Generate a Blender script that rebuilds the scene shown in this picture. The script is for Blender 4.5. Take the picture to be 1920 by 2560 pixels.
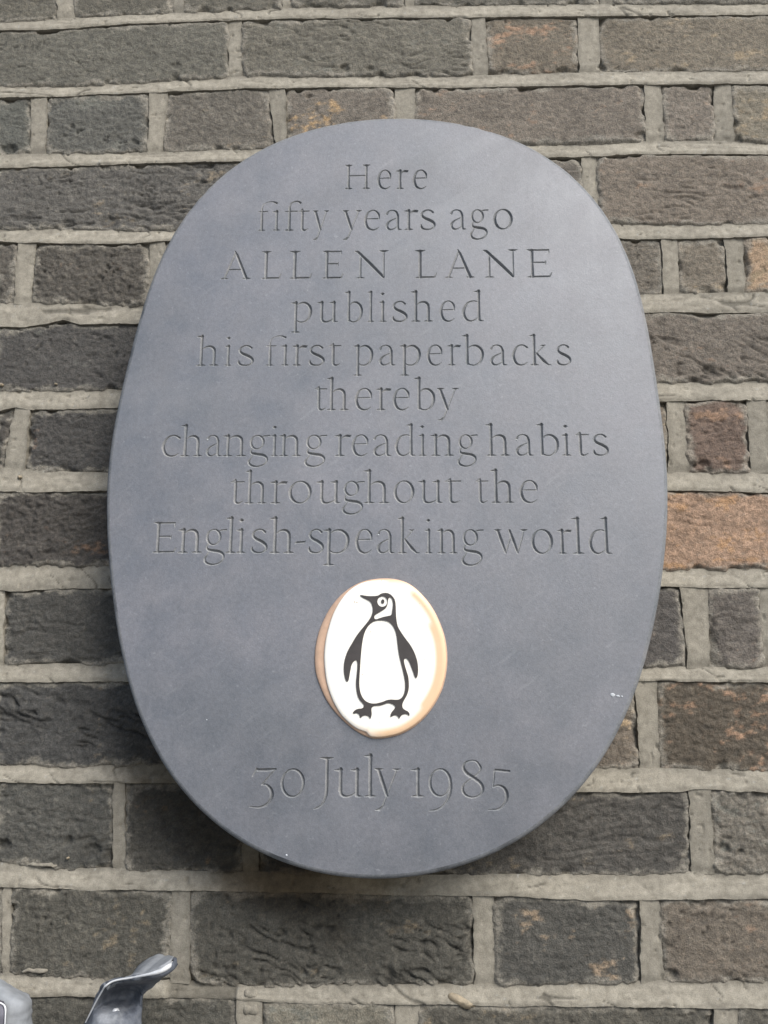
import bpy, math
import numpy as np
from math import radians

# ------------------------------------------------------------------ scene, camera, light
sc = bpy.context.scene
for o in list(bpy.data.objects):
    bpy.data.objects.remove(o)
C = sc.collection

W, H = 1920.0, 2560.0
YAW, PITCH, ROLL, CX, CZ, DIST, FOC = 0.0345010, 0.2085838, 0.0042055, 0.0, -90.0055, 679.389, 2144.707
EYE = 1.60                     # height of the lens over the pavement, metres
ZOFF = EYE - CZ / 1000.0       # wall millimetres -> metres above the pavement

cam_d = bpy.data.cameras.new('camera')
cam = bpy.data.objects.new('camera', cam_d)
C.objects.link(cam)
sc.camera = cam
cam_d.sensor_fit = 'VERTICAL'
cam_d.sensor_height = 36.0
cam_d.lens = 36.0 * FOC / H
cam_d.clip_start = 0.01
cam_d.clip_end = 500
from mathutils import Matrix, Vector
cy, sy = math.cos(YAW), math.sin(YAW)
cp, sp = math.cos(PITCH), math.sin(PITCH)
cr, sr = math.cos(ROLL), math.sin(ROLL)
right0 = Vector((cy, sy, 0)); fwd0 = Vector((-sy, cy, 0)); up0 = Vector((0, 0, 1))
fwd = cp * fwd0 + sp * up0
up1 = -sp * fwd0 + cp * up0
rt = cr * right0 + sr * up1
up = -sr * right0 + cr * up1
m = Matrix.Identity(4)
for i in range(3):
    m[i][0] = rt[i]; m[i][1] = up[i]; m[i][2] = -fwd[i]
m[0][3] = CX / 1000; m[1][3] = -DIST / 1000; m[2][3] = EYE
cam.matrix_world = m

SUN_EL, SUN_AZ = 44.0, 40.0    # elevation; degrees to the right of the wall's outward normal
world = bpy.data.worlds.new("World")
sc.world = world
world.use_nodes = True
wn = world.node_tree
sky = wn.nodes.new('ShaderNodeTexSky')
sky.sky_type = 'NISHITA'
sky.sun_disc = False
sky.sun_elevation = radians(SUN_EL)
sky.sun_rotation = radians(180 - SUN_AZ)
sky.air_density = 1.0
sky.dust_density = 2.0
sky.ozone_density = 1.0
bg = wn.nodes['Background']
wn.links.new(sky.outputs[0], bg.inputs[0])
bg.inputs[1].default_value = 0.05
sun_d = bpy.data.lights.new('sun', 'SUN')
sun_d.energy = 1.5
sun_d.angle = radians(36)
sun_d.color = (1.0, 0.975, 0.93)
sun = bpy.data.objects.new('sun', sun_d)
C.objects.link(sun)
el, az = radians(SUN_EL), radians(SUN_AZ)
to_sun = Vector((math.cos(el) * math.sin(az), -math.cos(el) * math.cos(az), math.sin(el)))
sun.rotation_euler = to_sun.to_track_quat('Z', 'Y').to_euler()
sun.location = (1, -1.5, 3)

sc.view_settings.view_transform = 'Standard'
sc.view_settings.look = 'None'
sc.view_settings.exposure = 1.75
sc.view_settings.gamma = 1.0
sc.render.resolution_x = 768
sc.render.resolution_y = 1024

# ------------------------------------------------------------------ helpers
def wall(px, py, Y=0.0):
    """a sight line of the photograph met with the plane Y mm: wall millimetres (X right, Z up)"""
    u = (np.asarray(px, float) - W / 2) / FOC
    v = (H / 2 - np.asarray(py, float)) / FOC
    x = cr * u - sr * v; z2 = sr * u + cr * v
    y = cp - sp * z2; z = sp + cp * z2
    X = cy * x - sy * y; Yd = sy * x + cy * y
    t = (Y + DIST) / Yd
    return CX + X * t, CZ + z * t

def wpt(px, py, Y=0.0):
    X, Z = wall(px, py, Y)
    return np.stack([X, np.full_like(X, Y, dtype=float) if np.ndim(Y) == 0 else Y, Z], -1)

def to_m(a):
    a = np.asarray(a, float) / 1000.0
    a = a.copy(); a[..., 2] += ZOFF
    return a

_T = {}
def _lat(seed):
    if seed not in _T:
        _T[seed] = np.random.RandomState(seed).rand(256, 256)
    return _T[seed]
def noise(x, y, seed=0):
    T = _lat(seed % 17)
    x = x + seed * 13.37; y = y + seed * 7.91
    xi = np.floor(x).astype(int); yi = np.floor(y).astype(int)
    fx = x - xi; fy = y - yi
    fx = fx * fx * (3 - 2 * fx); fy = fy * fy * (3 - 2 * fy)
    a = T[xi & 255, yi & 255]; b = T[(xi + 1) & 255, yi & 255]
    c = T[xi & 255, (yi + 1) & 255]; d = T[(xi + 1) & 255, (yi + 1) & 255]
    return (a + (b - a) * fx) * (1 - fy) + (c + (d - c) * fx) * fy
def fbm(x, y, seed=0, o=4, g=0.55):
    s = 0; a = 1; t = 0
    for i in range(o):
        s = s + a * noise(x * 2 ** i, y * 2 ** i, seed + i * 3); t += a; a *= g
    return s / t
def ridged(x, y, seed=0, o=3):
    s = 0; a = 1; t = 0
    for i in range(o):
        s = s + a * (1 - np.abs(2 * noise(x * 2 ** i, y * 2 ** i, seed + i * 5) - 1)); t += a; a *= .5
    return s / t
def sst(a, b, x):
    t = np.clip((x - a) / (b - a), 0, 1)
    return t * t * (3 - 2 * t)
def srgb(r, g, b):
    c = np.array([r, g, b]) / 255.0
    return np.where(c <= .04045, c / 12.92, ((c + .055) / 1.055) ** 2.4)

def link(name, me, mat=None, parent=None):
    o = bpy.data.objects.new(name, me)
    C.objects.link(o)
    if parent is not None: o.parent = parent
    if mat is not None and me is not None and len(me.materials) == 0: me.materials.append(mat)
    return o
def tag(o, label=None, cat=None, group=None, kind=None):
    if label: o['label'] = label
    if cat: o['category'] = cat
    if group: o['group'] = group
    if kind: o['kind'] = kind
    return o
def empty(name, loc):
    o = bpy.data.objects.new(name, None); C.objects.link(o); o.location = loc
    o.empty_display_size = .05
    return o

def mesh_np(name, V, F, smooth=True, col=None, loops=None):
    """V (n,3) metres, F (m,4) quads (or (m,3))"""
    me = bpy.data.meshes.new(name)
    V = np.asarray(V, np.float32); F = np.asarray(F, np.int32)
    k = F.shape[1]
    me.vertices.add(len(V)); me.vertices.foreach_set('co', V.ravel())
    me.loops.add(F.size); me.loops.foreach_set('vertex_index', F.ravel())
    me.polygons.add(len(F))
    me.polygons.foreach_set('loop_start', np.arange(0, F.size, k, dtype=np.int32))
    me.polygons.foreach_set('use_smooth', np.full(len(F), smooth))
    me.update(calc_edges=True)
    if col is not None:
        ca = me.color_attributes.new('col', 'FLOAT_COLOR', 'POINT')
        c4 = np.ones((len(V), 4), np.float32); c4[:, :3] = np.clip(col, 0, 1)
        ca.data.foreach_set('color', c4.ravel())
    return me

def sheet(name, X, Z, h, col, back=28.0):
    """height field (rows x cols) in wall mm; h is out of the wall; the rim is folded back into the wall"""
    r, c = X.shape
    V = np.stack([X, -h, Z], -1).reshape(-1, 3)
    idx = np.arange(r * c).reshape(r, c)
    F = np.stack([idx[:-1, :-1], idx[:-1, 1:], idx[1:, 1:], idx[1:, :-1]], -1).reshape(-1, 4)
    rim = np.concatenate([idx[0, :], idx[1:, -1], idx[-1, -2::-1], idx[-2:0:-1, 0]])
    VB = V[rim].copy(); VB[:, 1] = back
    n = len(V); k = np.arange(len(rim)); k2 = (k + 1) % len(rim)
    # a doubled rim keeps the fold crisp
    VR = V[rim].copy()
    FB = np.stack([n + k, n + len(rim) + k, n + len(rim) + k2, n + k2], -1)
    Vall = np.concatenate([V, VR, VB])
    cc = col.reshape(-1, 3)
    call = np.concatenate([cc, cc[rim], cc[rim]])
    return mesh_np(name, to_m(Vall), np.concatenate([F, FB]), True, call)

# ------------------------------------------------------------------ materials
def mat(name):
    M = bpy.data.materials.new(name); M.use_nodes = True
    return M, M.node_tree, M.node_tree.nodes['Principled BSDF']
def nd(nt, t, **kw):
    n = nt.nodes.new(t)
    for k, v in kw.items(): setattr(n, k, v)
    return n
def obj_noise(nt, scale, detail=4, rough=.6, stretch=None, dist=0.0):
    tc = nd(nt, 'ShaderNodeTexCoord')
    n = nd(nt, 'ShaderNodeTexNoise'); n.inputs['Scale'].default_value = scale
    n.inputs['Detail'].default_value = detail; n.inputs['Roughness'].default_value = rough
    n.inputs['Distortion'].default_value = dist
    if stretch:
        mp = nd(nt, 'ShaderNodeMapping', vector_type='TEXTURE'); mp.inputs['Scale'].default_value = stretch[0]
        mp.inputs['Rotation'].default_value = stretch[1]
        nt.links.new(tc.outputs['Object'], mp.inputs[0]); nt.links.new(mp.outputs[0], n.inputs['Vector'])
    else:
        nt.links.new(tc.outputs['Object'], n.inputs['Vector'])
    return n
def ramp(nt, src, stops):
    r = nd(nt, 'ShaderNodeValToRGB'); e = r.color_ramp.elements
    while len(e) < len(stops): e.new(.5)
    for i, (p, c) in enumerate(stops):
        e[i].position = p; e[i].color = (*c, 1) if len(c) == 3 else c
    nt.links.new(src, r.inputs[0]); return r
def mix(nt, typ, fac, a, b):
    n = nd(nt, 'ShaderNodeMix', data_type='RGBA', blend_type=typ)
    for s, v in ((n.inputs[0], fac), (n.inputs[6], a), (n.inputs[7], b)):
        if hasattr(v, 'default_value') or hasattr(v, 'links'): nt.links.new(v, s)
        elif isinstance(v, (int, float)): s.default_value = v
        else: s.default_value = (*v, 1)
    return n.outputs[2]
def bump(nt, h, strength, dist, prev=None):
    b = nd(nt, 'ShaderNodeBump'); b.inputs['Strength'].default_value = strength
    b.inputs['Distance'].default_value = dist
    nt.links.new(h, b.inputs['Height'])
    if prev is not None: nt.links.new(prev, b.inputs['Normal'])
    return b.outputs[0]

M_brick, nt, P = mat('weathered_brick')
at = nd(nt, 'ShaderNodeAttribute', attribute_name='col')
g1 = obj_noise(nt, 900, 3, .7); g2 = obj_noise(nt, 260, 4, .65)
r1 = ramp(nt, g1.outputs[0], [(.28, (.62,) * 3), (.72, (1.42,) * 3)])
r2 = ramp(nt, g2.outputs[0], [(.3, (.78, .80, .82)), (.7, (1.22, 1.19, 1.16))])
c = mix(nt, 'MULTIPLY', 1.0, at.outputs[0], r1.outputs[0]); c = mix(nt, 'MULTIPLY', 1.0, c, r2.outputs[0])
nt.links.new(c, P.inputs['Base Color']); P.inputs['Roughness'].default_value = .82
P.inputs['Specular IOR Level'].default_value = .35
n = bump(nt, g2.outputs[0], .7, .0016); n = bump(nt, g1.outputs[0], .8, .0009, n)
nt.links.new(n, P.inputs['Normal'])

M_mortar, nt, P = mat('lime_mortar')
at = nd(nt, 'ShaderNodeAttribute', attribute_name='col')
g1 = obj_noise(nt, 1400, 2, .6); g2 = obj_noise(nt, 170, 4, .6)
r1 = ramp(nt, g1.outputs[0], [(.3, (.84,) * 3), (.7, (1.14,) * 3)])
r2 = ramp(nt, g2.outputs[0], [(.3, (.74, .73, .71)), (.7, (1.16, 1.16, 1.15))])
c = mix(nt, 'MULTIPLY', 1.0, at.outputs[0], r1.outputs[0]); c = mix(nt, 'MULTIPLY', 1.0, c, r2.outputs[0])
nt.links.new(c, P.inputs['Base Color']); P.inputs['Roughness'].default_value = .9
P.inputs['Specular IOR Level'].default_value = .25
n = bump(nt, g2.outputs[0], .3, .0010); n = bump(nt, g1.outputs[0], .6, .0005, n)
nt.links.new(n, P.inputs['Normal'])

def slate_mat(name, a, b, groove=False, rough=.55, ior=1.72):
    M, nt, P = mat(name)
    big = obj_noise(nt, 9, 5, .55)
    med = obj_noise(nt, 34, 5, .62)
    vert = obj_noise(nt, 60, 4, .6, ((1, 1, 6), (0, 0, 0)))
    diag = obj_noise(nt, 26, 5, .6, ((4, 1, .9), (0, radians(-27), 0)))
    fine = obj_noise(nt, 1100, 2, .6)
    c = ramp(nt, big.outputs[0], [(.3, a), (.7, b)]).outputs[0]
    c = mix(nt, 'MULTIPLY', 1.0, c, ramp(nt, med.outputs[0], [(.3, (.84, .87, .90)), (.7, (1.16, 1.12, 1.10))]).outputs[0])
    c = mix(nt, 'MULTIPLY', 1.0, c, ramp(nt, vert.outputs[0], [(.3, (.95,) * 3), (.7, (1.05,) * 3)]).outputs[0])
    c = mix(nt, 'MULTIPLY', 1.0, c, ramp(nt, fine.outputs[0], [(.3, (.86,) * 3), (.7, (1.14,) * 3)]).outputs[0])
    f2 = obj_noise(nt, 330, 5, .7)
    c = mix(nt, 'MULTIPLY', 1.0, c, ramp(nt, f2.outputs[0], [(.3, (.80, .82, .84)), (.7, (1.20, 1.19, 1.18))]).outputs[0])
    # pale rubbed streaks and chalky flecks
    st = ramp(nt, diag.outputs[0], [(.52, (0,) * 3), (.80, (1,) * 3)])
    tc = nd(nt, 'ShaderNodeTexCoord'); sep = nd(nt, 'ShaderNodeSeparateXYZ'); nt.links.new(tc.outputs['Object'], sep.inputs[0])
    hi = nd(nt, 'ShaderNodeMapRange'); hi.inputs[1].default_value = 1.72; hi.inputs[2].default_value = 2.08
    hi.inputs[3].default_value = .12; hi.inputs[4].default_value = .5
    nt.links.new(sep.outputs[2], hi.inputs[0])
    mu = nd(nt, 'ShaderNodeMath', operation='MULTIPLY'); nt.links.new(st.outputs[0], mu.inputs[0]); nt.links.new(hi.outputs[0], mu.inputs[1])
    c = mix(nt, 'MIX', mu.outputs[0], c, (.20, .205, .215))
    fl = obj_noise(nt, 300, 2, .5)
    flr = ramp(nt, fl.outputs[0], [(.68, (0,) * 3), (.76, (.35,) * 3)])
    c = mix(nt, 'MIX', flr.outputs[0], c, (.24, .245, .26))
    sc_ = obj_noise(nt, 260, 3, .6, ((9, 1, 1), (0, radians(-38), 0)))
    c = mix(nt, 'MIX', ramp(nt, sc_.outputs[0], [(.60, (0,) * 3), (.76, (.26,) * 3)]).outputs[0], c, (.22, .225, .235))
    nt.links.new(c, P.inputs['Base Color'])
    low = nd(nt, 'ShaderNodeMapRange'); low.inputs[1].default_value = 1.50; low.inputs[2].default_value = 1.62; low.inputs[3].default_value = .5; low.inputs[4].default_value = 0
    nt.links.new(sep.outputs[2], low.inputs[0])
    dn = obj_noise(nt, 22, 4, .6, ((1, 1, 1.6), (0, 0, 0)))
    dk_ = nd(nt, 'ShaderNodeMath', operation='MULTIPLY'); nt.links.new(ramp(nt, dn.outputs[0], [(.42, (0,) * 3), (.62, (1,) * 3)]).outputs[0], dk_.inputs[0]); nt.links.new(low.outputs[0], dk_.inputs[1])
    c = mix(nt, 'MULTIPLY', dk_.outputs[0], c, (.62, .62, .64))
    ds = obj_noise(nt, 15, 4, .55, ((5, 1, .8), (0, radians(-24), 0)))
    up_ = nd(nt, 'ShaderNodeMapRange'); up_.inputs[1].default_value = 1.95; up_.inputs[2].default_value = 2.05; up_.inputs[3].default_value = 0; up_.inputs[4].default_value = .8
    nt.links.new(sep.outputs[2], up_.inputs[0])
    du = nd(nt, 'ShaderNodeMath', operation='MULTIPLY'); nt.links.new(ramp(nt, ds.outputs[0], [(.5, (0,) * 3), (.64, (1,) * 3)]).outputs[0], du.inputs[0]); nt.links.new(up_.outputs[0], du.inputs[1])
    c = mix(nt, 'MULTIPLY', du.outputs[0], c, (.55, .58, .60))
    nt.links.new(c, P.inputs['Base Color'])
    rr_ = ramp(nt, med.outputs[0], [(.3, (rough - .06,) * 3), (.7, (rough + .08,) * 3)])
    nt.links.new(rr_.outputs[0], P.inputs['Roughness'])
    P.inputs['IOR'].default_value = ior
    P.inputs['Specular IOR Level'].default_value = .8 if not groove else .3
    n = bump(nt, med.outputs[0], .12, .002); n = bump(nt, fine.outputs[0], .22, .0004, n)
    nt.links.new(n, P.inputs['Normal'])
    return M
M_slate = slate_mat('honed_slate', (.078, .085, .099), (.114, .117, .134))
M_cut = slate_mat('cut_slate', (.168, .173, .178), (.212, .215, .217), True, .72, 1.5)
M_edge = slate_mat('sawn_slate_edge', (.130, .138, .146), (.190, .194, .198), True, .75, 1.45)

def simple(name, col, rough, metal=0.0, spec=.5, ns=120, amt=.15, bm=.0):
    M, nt, P = mat(name)
    nn = obj_noise(nt, ns, 5, .6)
    r = ramp(nt, nn.outputs[0], [(.3, tuple(x * (1 - amt) for x in col)), (.7, tuple(min(1, x * (1 + amt)) for x in col))])
    nt.links.new(r.outputs[0], P.inputs['Base Color'])
    P.inputs['Roughness'].default_value = rough; P.inputs['Metallic'].default_value = metal
    P.inputs['Specular IOR Level'].default_value = spec
    if bm: nt.links.new(bump(nt, nn.outputs[0], bm, .002), P.inputs['Normal'])
    return M
M_bronze = simple('peach_bronze', (.55, .37, .26), .42, .25, .5, 90, .12, .1)
M_ink = simple('charcoal_enamel', (.050, .044, .042), .45, 0, .4, 200, .15)
M_chalk = simple('white_paint_speck', (.42, .44, .46), .7)
M_pebble = simple('pale_grit', (.24, .20, .14), .7, 0, .4, 300, .25, .3)
M_shard = simple('tile_shard', (.36, .32, .24), .85, 0, .3, 150, .3, .5)

M_plate, nt, P = mat('cream_plate')
at = nd(nt, 'ShaderNodeAttribute', attribute_name='col')
g = obj_noise(nt, 70, 4, .6); g2 = obj_noise(nt, 330, 2, .5)
c = mix(nt, 'MULTIPLY', 1.0, at.outputs[0], ramp(nt, g.outputs[0], [(.3, (.95, .94, .92)), (.7, (1, 1, 1))]).outputs[0])
c = mix(nt, 'MULTIPLY', 1.0, c, ramp(nt, g2.outputs[0], [(.19, (.45, .36, .28)), (.25, (1, 1, 1))]).outputs[0])
nt.links.new(c, P.inputs['Base Color']); P.inputs['Roughness'].default_value = .35

M_iron, nt, P = mat('weathered_lead_paint')
g = obj_noise(nt, 45, 5, .65); g2 = obj_noise(nt, 260, 4, .6)
r = ramp(nt, g.outputs[0], [(.32, (.035, .041, .052)), (.5, (.095, .105, .125)), (.68, (.20, .21, .225))])
c = mix(nt, 'MULTIPLY', 1.0, r.outputs[0], ramp(nt, g2.outputs[0], [(.3, (.8,) * 3), (.7, (1.2,) * 3)]).outputs[0])
nt.links.new(c, P.inputs['Base Color']); P.inputs['Roughness'].default_value = .72; P.inputs['Metallic'].default_value = .0; P.inputs['Specular IOR Level'].default_value = .35
n = bump(nt, g.outputs[0], .4, .004); n = bump(nt, g2.outputs[0], .3, .0008, n)
nt.links.new(n, P.inputs['Normal'])
M_rim = simple('pale_rim', (.62, .63, .64), .5, .2, .6, 80, .2, .2)  # pale tone of the leaf rims and rivet

M_ground, nt, P = mat('paving_stone')
g = obj_noise(nt, 14, 5, .6)
nt.links.new(ramp(nt, g.outputs[0], [(.3, (.10, .10, .095)), (.7, (.17, .165, .155))]).outputs[0], P.inputs['Base Color'])
P.inputs['Roughness'].default_value = .85
nt.links.new(bump(nt, g.outputs[0], .3, .01), P.inputs['Normal'])

# ------------------------------------------------------------------ pavement (below the picture)
gx = np.linspace(-60, 60, 25); gy = np.linspace(-60, 0.25, 13)
GX, GY = np.meshgrid(gx, gy)
idx = np.arange(GX.size).reshape(GX.shape)
F = np.stack([idx[:-1, :-1], idx[:-1, 1:], idx[1:, 1:], idx[1:, :-1]], -1).reshape(-1, 4)
g = link('pavement', mesh_np('pavement', np.stack([GX, GY, 0 * GX], -1).reshape(-1, 3), F, False), M_ground)
tag(g, kind='structure')

# ------------------------------------------------------------------ brick wall
# traced edges of the bed joints (photo px): (x, upper edge, lower edge)
BEDS = [
 [(0,56,78),(160,46,74),(320,37,62),(640,24,50),(900,16,46),(1280,12,43),(1600,10,41),(1920,8,38)],
 [(0,216,245),(160,216,241),(320,207,235),(480,199,228),(640,190,222),(900,190,219),(1100,191,221),(1280,186,218),(1600,180,212),(1920,178,212)],
 [(0,388,421),(160,384,417),(320,382,410),(640,374,404),(1280,361,399),(1450,359,393),(1600,353,386),(1760,352,386),(1920,357,387)],
 [(0,574,606),(150,573,609),(320,577,610),(430,577,602),(1500,558,594),(1600,559,599),(1750,563,597),(1920,560,592)],
 [(0,757,817),(60,758,818),(110,760,812),(160,761,800),(200,762,812),(320,765,810),(1590,738,783),(1700,736,781),(1760,734,784),(1920,731,782)],
 [(0,980,1027),(40,979,1018),(80,979,1026),(280,976,1020),(1640,956,1005),(1780,960,1001),(1820,956,1004),(1920,954,999)],
 [(0,1172,1228),(60,1174,1232),(130,1180,1230),(250,1184,1228),(1670,1182,1226),(1760,1184,1228),(1920,1180,1232)],
 [(0,1415,1477),(60,1415,1479),(140,1416,1472),(250,1417,1471),(1670,1426,1467),(1820,1425,1470),(1920,1425,1469)],
 [(0,1666,1704),(150,1663,1706),(300,1662,1704),(1620,1670,1702),(1920,1672,1706)],
 [(0,1912,1955),(120,1919,1958),(200,1918,1957),(420,1914,1959),(1510,1925,1980),(1700,1926,1980),(1735,1928,1973),(1920,1928,1981)],
 [(0,2158,2217),(60,2164,2220),(110,2176,2222),(230,2176,2225),(300,2178,2224),(640,2186,2229),(1000,2196,2238),(1280,2190,2240),(1400,2192,2249),(1600,2194,2252),(1730,2186,2248),(1920,2184,2248)],
 [(0,2440,2491),(110,2446,2491),(200,2450,2491),(450,2460,2495),(640,2471,2502),(760,2468,2508),(1000,2468,2509),(1280,2468,2514),(1600,2460,2517),(1920,2460,2521)],
]
# upright joints of each course (photo px): (left top, right top, left bottom, right bottom)
PERP = [
 [(141,181,145,183),(434,457,434,458),(706,728,706,728),(1014,1034,1014,1034),(1500,1530,1500,1530)],
 [(572,602,571,603),(1180,1212,1184,1219),(1446,1496,1450,1500)],
 [(76,116,78,112),(376,418,370,403),(672,712,692,715),(985,1036,993,1035),(1612,1652,1617,1661),(1787,1826,1790,1836)],
 [(800,835,800,835),(1455,1491,1462,1496)],
 [(47,88,35,75),(374,412,368,402),(760,795,760,795),(1160,1195,1160,1195),(1656,1692,1662,1697),(1813,1857,1822,1864)],
 [(500,540,500,540),(1000,1040,1000,1040)],
 [(37,73,10,60),(620,660,620,660),(1150,1190,1150,1190),(1667,1709,1674,1722),(1868,1912,1881,1926)],
 [(420,460,420,460),(900,940,900,940),(1380,1420,1380,1420)],
 [(-10,10,-14,6),(560,600,560,600),(1150,1190,1150,1190),(1702,1768,1722,1775),(1898,1925,1912,1945)],
 [(520,560,520,560),(1050,1090,1050,1090),(1588,1640,1602,1650)],
 [(284,308,284,312),(612,650,608,645),(1000,1040,1000,1040),(1724,1776,1733,1785)],
 [(8,26,4,22),(430,474,424,470),(1182,1232,1190,1238),(1602,1648,1605,1660)],
 [(594,655,590,650),(990,1045,988,1045),(1788,1846,1790,1855)],
]
for _l in PERP:
    if _l[0][0] > 20: _l.insert(0, (-48, -14, -50, -16))
    if _l[-1][1] < 1890: _l.append((1942, 1978, 1946, 1982))
XL, XR = -640.0, 600.0
GAUGE = 75.4
bed_up, bed_lo = [], []        # functions of X -> Z
def interp_ext(xs, zs):
    def f(X):
        X = np.asarray(X, float)
        return np.interp(X, xs, zs)
    return f
for b in BEDS:
    a = np.array(b, float)
    X1, Z1 = wall(a[:, 0], a[:, 1]); X2, Z2 = wall(a[:, 0], a[:, 2])
    bed_up.append(interp_ext(X1, Z1)); bed_lo.append(interp_ext(X2, Z2))
def above(k):                   # courses built above and below the photographed ones
    z0 = bed_up[0]; z1 = bed_lo[0]
    return (lambda X, k=k: z0(X) + GAUGE * k), (lambda X, k=k: z1(X) + GAUGE * k)
def below(k):
    z0 = bed_up[-1]; z1 = bed_lo[-1]
    return (lambda X, k=k: z0(X) - GAUGE * k), (lambda X, k=k: z1(X) - GAUGE * k)
NA, NB = 4, 4
ups = [above(k)[0] for k in range(NA, 0, -1)] + bed_up + [below(k)[0] for k in range(1, NB + 1)]
los = [above(k)[1] for k in range(NA, 0, -1)] + bed_lo + [below(k)[1] for k in range(1, NB + 1)]
rng = np.random.RandomState(7)

root = empty('brick_wall', (0, 0, 0))
tag(root, 'old grey-brown brick wall with pale struck mortar joints behind the oval slate plaque', 'wall')
# core of the wall behind the bricks
cx0, cx1, z0m, z1m = -.66, .62, 0.0, 2.75
cv = [(cx0, .022, z0m), (cx1, .022, z0m), (cx1, .022, z1m), (cx0, .022, z1m), (cx0, .24, z0m), (cx1, .24, z0m), (cx1, .24, z1m), (cx0, .24, z1m)]
cf = [(0, 1, 2, 3), (1, 5, 6, 2), (5, 4, 7, 6), (4, 0, 3, 7), (3, 2, 6, 7), (0, 4, 5, 1)]
link('wall_core', mesh_np('wall_core', cv, cf, False, np.full((8, 3), .2)), M_mortar, root)

MORT = srgb(165, 159, 146) * .70
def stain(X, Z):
    """rusty brown run-off stain under the plaque's foot"""
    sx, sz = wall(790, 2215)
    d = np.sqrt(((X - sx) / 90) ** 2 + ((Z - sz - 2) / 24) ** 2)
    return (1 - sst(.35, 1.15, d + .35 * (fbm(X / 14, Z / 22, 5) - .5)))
def apply_stain_shade(col, X, Z):
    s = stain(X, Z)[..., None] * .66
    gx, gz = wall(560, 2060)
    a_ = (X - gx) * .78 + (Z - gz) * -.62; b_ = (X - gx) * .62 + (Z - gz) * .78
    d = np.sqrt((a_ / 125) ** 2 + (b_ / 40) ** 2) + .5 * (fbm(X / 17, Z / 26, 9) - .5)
    g = (1 - sst(.5, 1.2, d))[..., None] * .82  # brown grime, deepened to paint in the plaque's cast shadow at lower left
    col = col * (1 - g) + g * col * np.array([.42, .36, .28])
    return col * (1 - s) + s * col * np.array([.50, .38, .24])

def frame_px(c, x): return x
# colours of the bricks read off the photograph: course -> list of (x px up to which it applies, rgb, accent rgb, accent amount, relief, crease)
OR = (172, 138, 110); TAN = (170, 150, 118); GR = (125, 125, 115)
LOOK = {
 0: [(9e9, (97,99,93), GR, .15, .6, .3)],
 1: [(590, (99,103,99), GR, .15, .6, .3), (1200, (104,106,100), GR, .2, .7, .9), (1470, (112,107,96), OR, .38, .6, .2), (9e9, (117,113,102), TAN, .3, .5, .5)],
 2: [(95, (90,98,98), GR, .1, .8, .3), (390, (90,96,97), GR, .25, 1.0, .3), (690, (104,104,101), TAN, .2, .8, .4), (1010, (113,110,106), (200,165,115), .33, .5, .1), (1630, (112,108,103), OR, .22, .5, .2), (1806, (118,114,109), OR, .12, .5, .5), (9e9, (120,118,106), TAN, .4, .6, .4)],
 3: [(800, (92,95,97), TAN, .12, 1.0, 1.0), (1470, (105,103,100), GR, .1, .5, .4), (9e9, (117,111,104), OR, .2, .6, .9)],
 4: [(60, (90,90,88), GR, .2, 1.2, .3), (600, (84,84,82), OR, .14, 1.7, .3), (1680, (104,102,97), TAN, .2, .8, .6), (1840, (116,112,103), TAN, .35, .6, .5), (9e9, (163,138,108), TAN, .4, .8, .8)],
 5: [(520, (76,79,83), GR, .15, .8, .9), (9e9, (110,106,102), OR, .12, .8, 1.2)],
 6: [(50, (76,76,76), GR, .2, 1.3, .3), (600, (74,77,81), OR, .12, 1.4, .3), (1690, (120,114,104), TAN, .5, 1.0, .3), (1890, (112,94,86), OR, .34, 1.1, .7), (9e9, (112,106,96), TAN, .3, .6, .3)],
 7: [(600, (74,74,75), (160,125,95), .22, 2.0, .5), (9e9, (160,130,107), (185,145,105), .5, .8, .8)],
 8: [(0, (90,92,90), GR, .3, .8, .3), (700, (78,82,84), GR, .15, .9, .7), (1735, (84,85,89), OR, .06, .7, .2), (1910, (100,98,98), OR, .14, .8, .5), (9e9, (140,132,110), TAN, .4, .8, .3)],
 9: [(700, (72,77,82), TAN, .12, 1.1, 1.9), (1610, (112,106,99), (190,165,130), .4, 1.5, .3), (9e9, (90,84,74), OR, .47, 1.0, .4)],
 10: [(290, (82,87,88), TAN, .15, 1.2, .9), (630, (74,76,74), (150,120,80), .18, 1.3, .6), (1750, (80,82,83), TAN, .15, .8, .7), (9e9, (108,108,104), GR, .4, 1.8, .3)],
 11: [(15, (90,92,88), GR, .3, 1.1, .3), (450, (85,88,85), TAN, .16, 1.0, .4), (1210, (84,87,84), TAN, .16, 1.0, 1.9), (1625, (78,82,83), (185,160,130), .3, .9, .6), (9e9, (108,103,96), OR, .16, .8, .5)],
 12: [(620, (82,86,84), GR, .2, 1.0, .5), (1015, (120,122,114), GR, .4, .9, .3), (9e9, (86,88,84), TAN, .25, 1.0, .5)],
}
HOLES = [(168,2102,4.2,5), (8,2112,6.5,7), (1812,2122,4.5,5), (1852,2128,3,3), (1680,2436,5,6), (120,1020,3.5,3), (772,240,3,3), (925,172,3.5,3), (230,2130,7,4),(285,2140,9,4),
         (1760,1158,4.5,4), (1545,168,3,2), (262,420,5,2.5), (20,374,8,5), (338,355,4,3), (120,1380,4,4), (12,1628,5,4), (30,2270,4,6), (860,168,5,3), (170,560,7,3), (270,555,9,3),
         (1600,338,6,4), (1770,925,7,4), (1640,2060,2,1.5), (250,1185,6,3), (1815,1160,3,2), (440,165,5,2)]
HX = [(*wall(h[0], h[1]), h[2] * .85, h[3] * .6) for h in HOLES]

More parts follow.
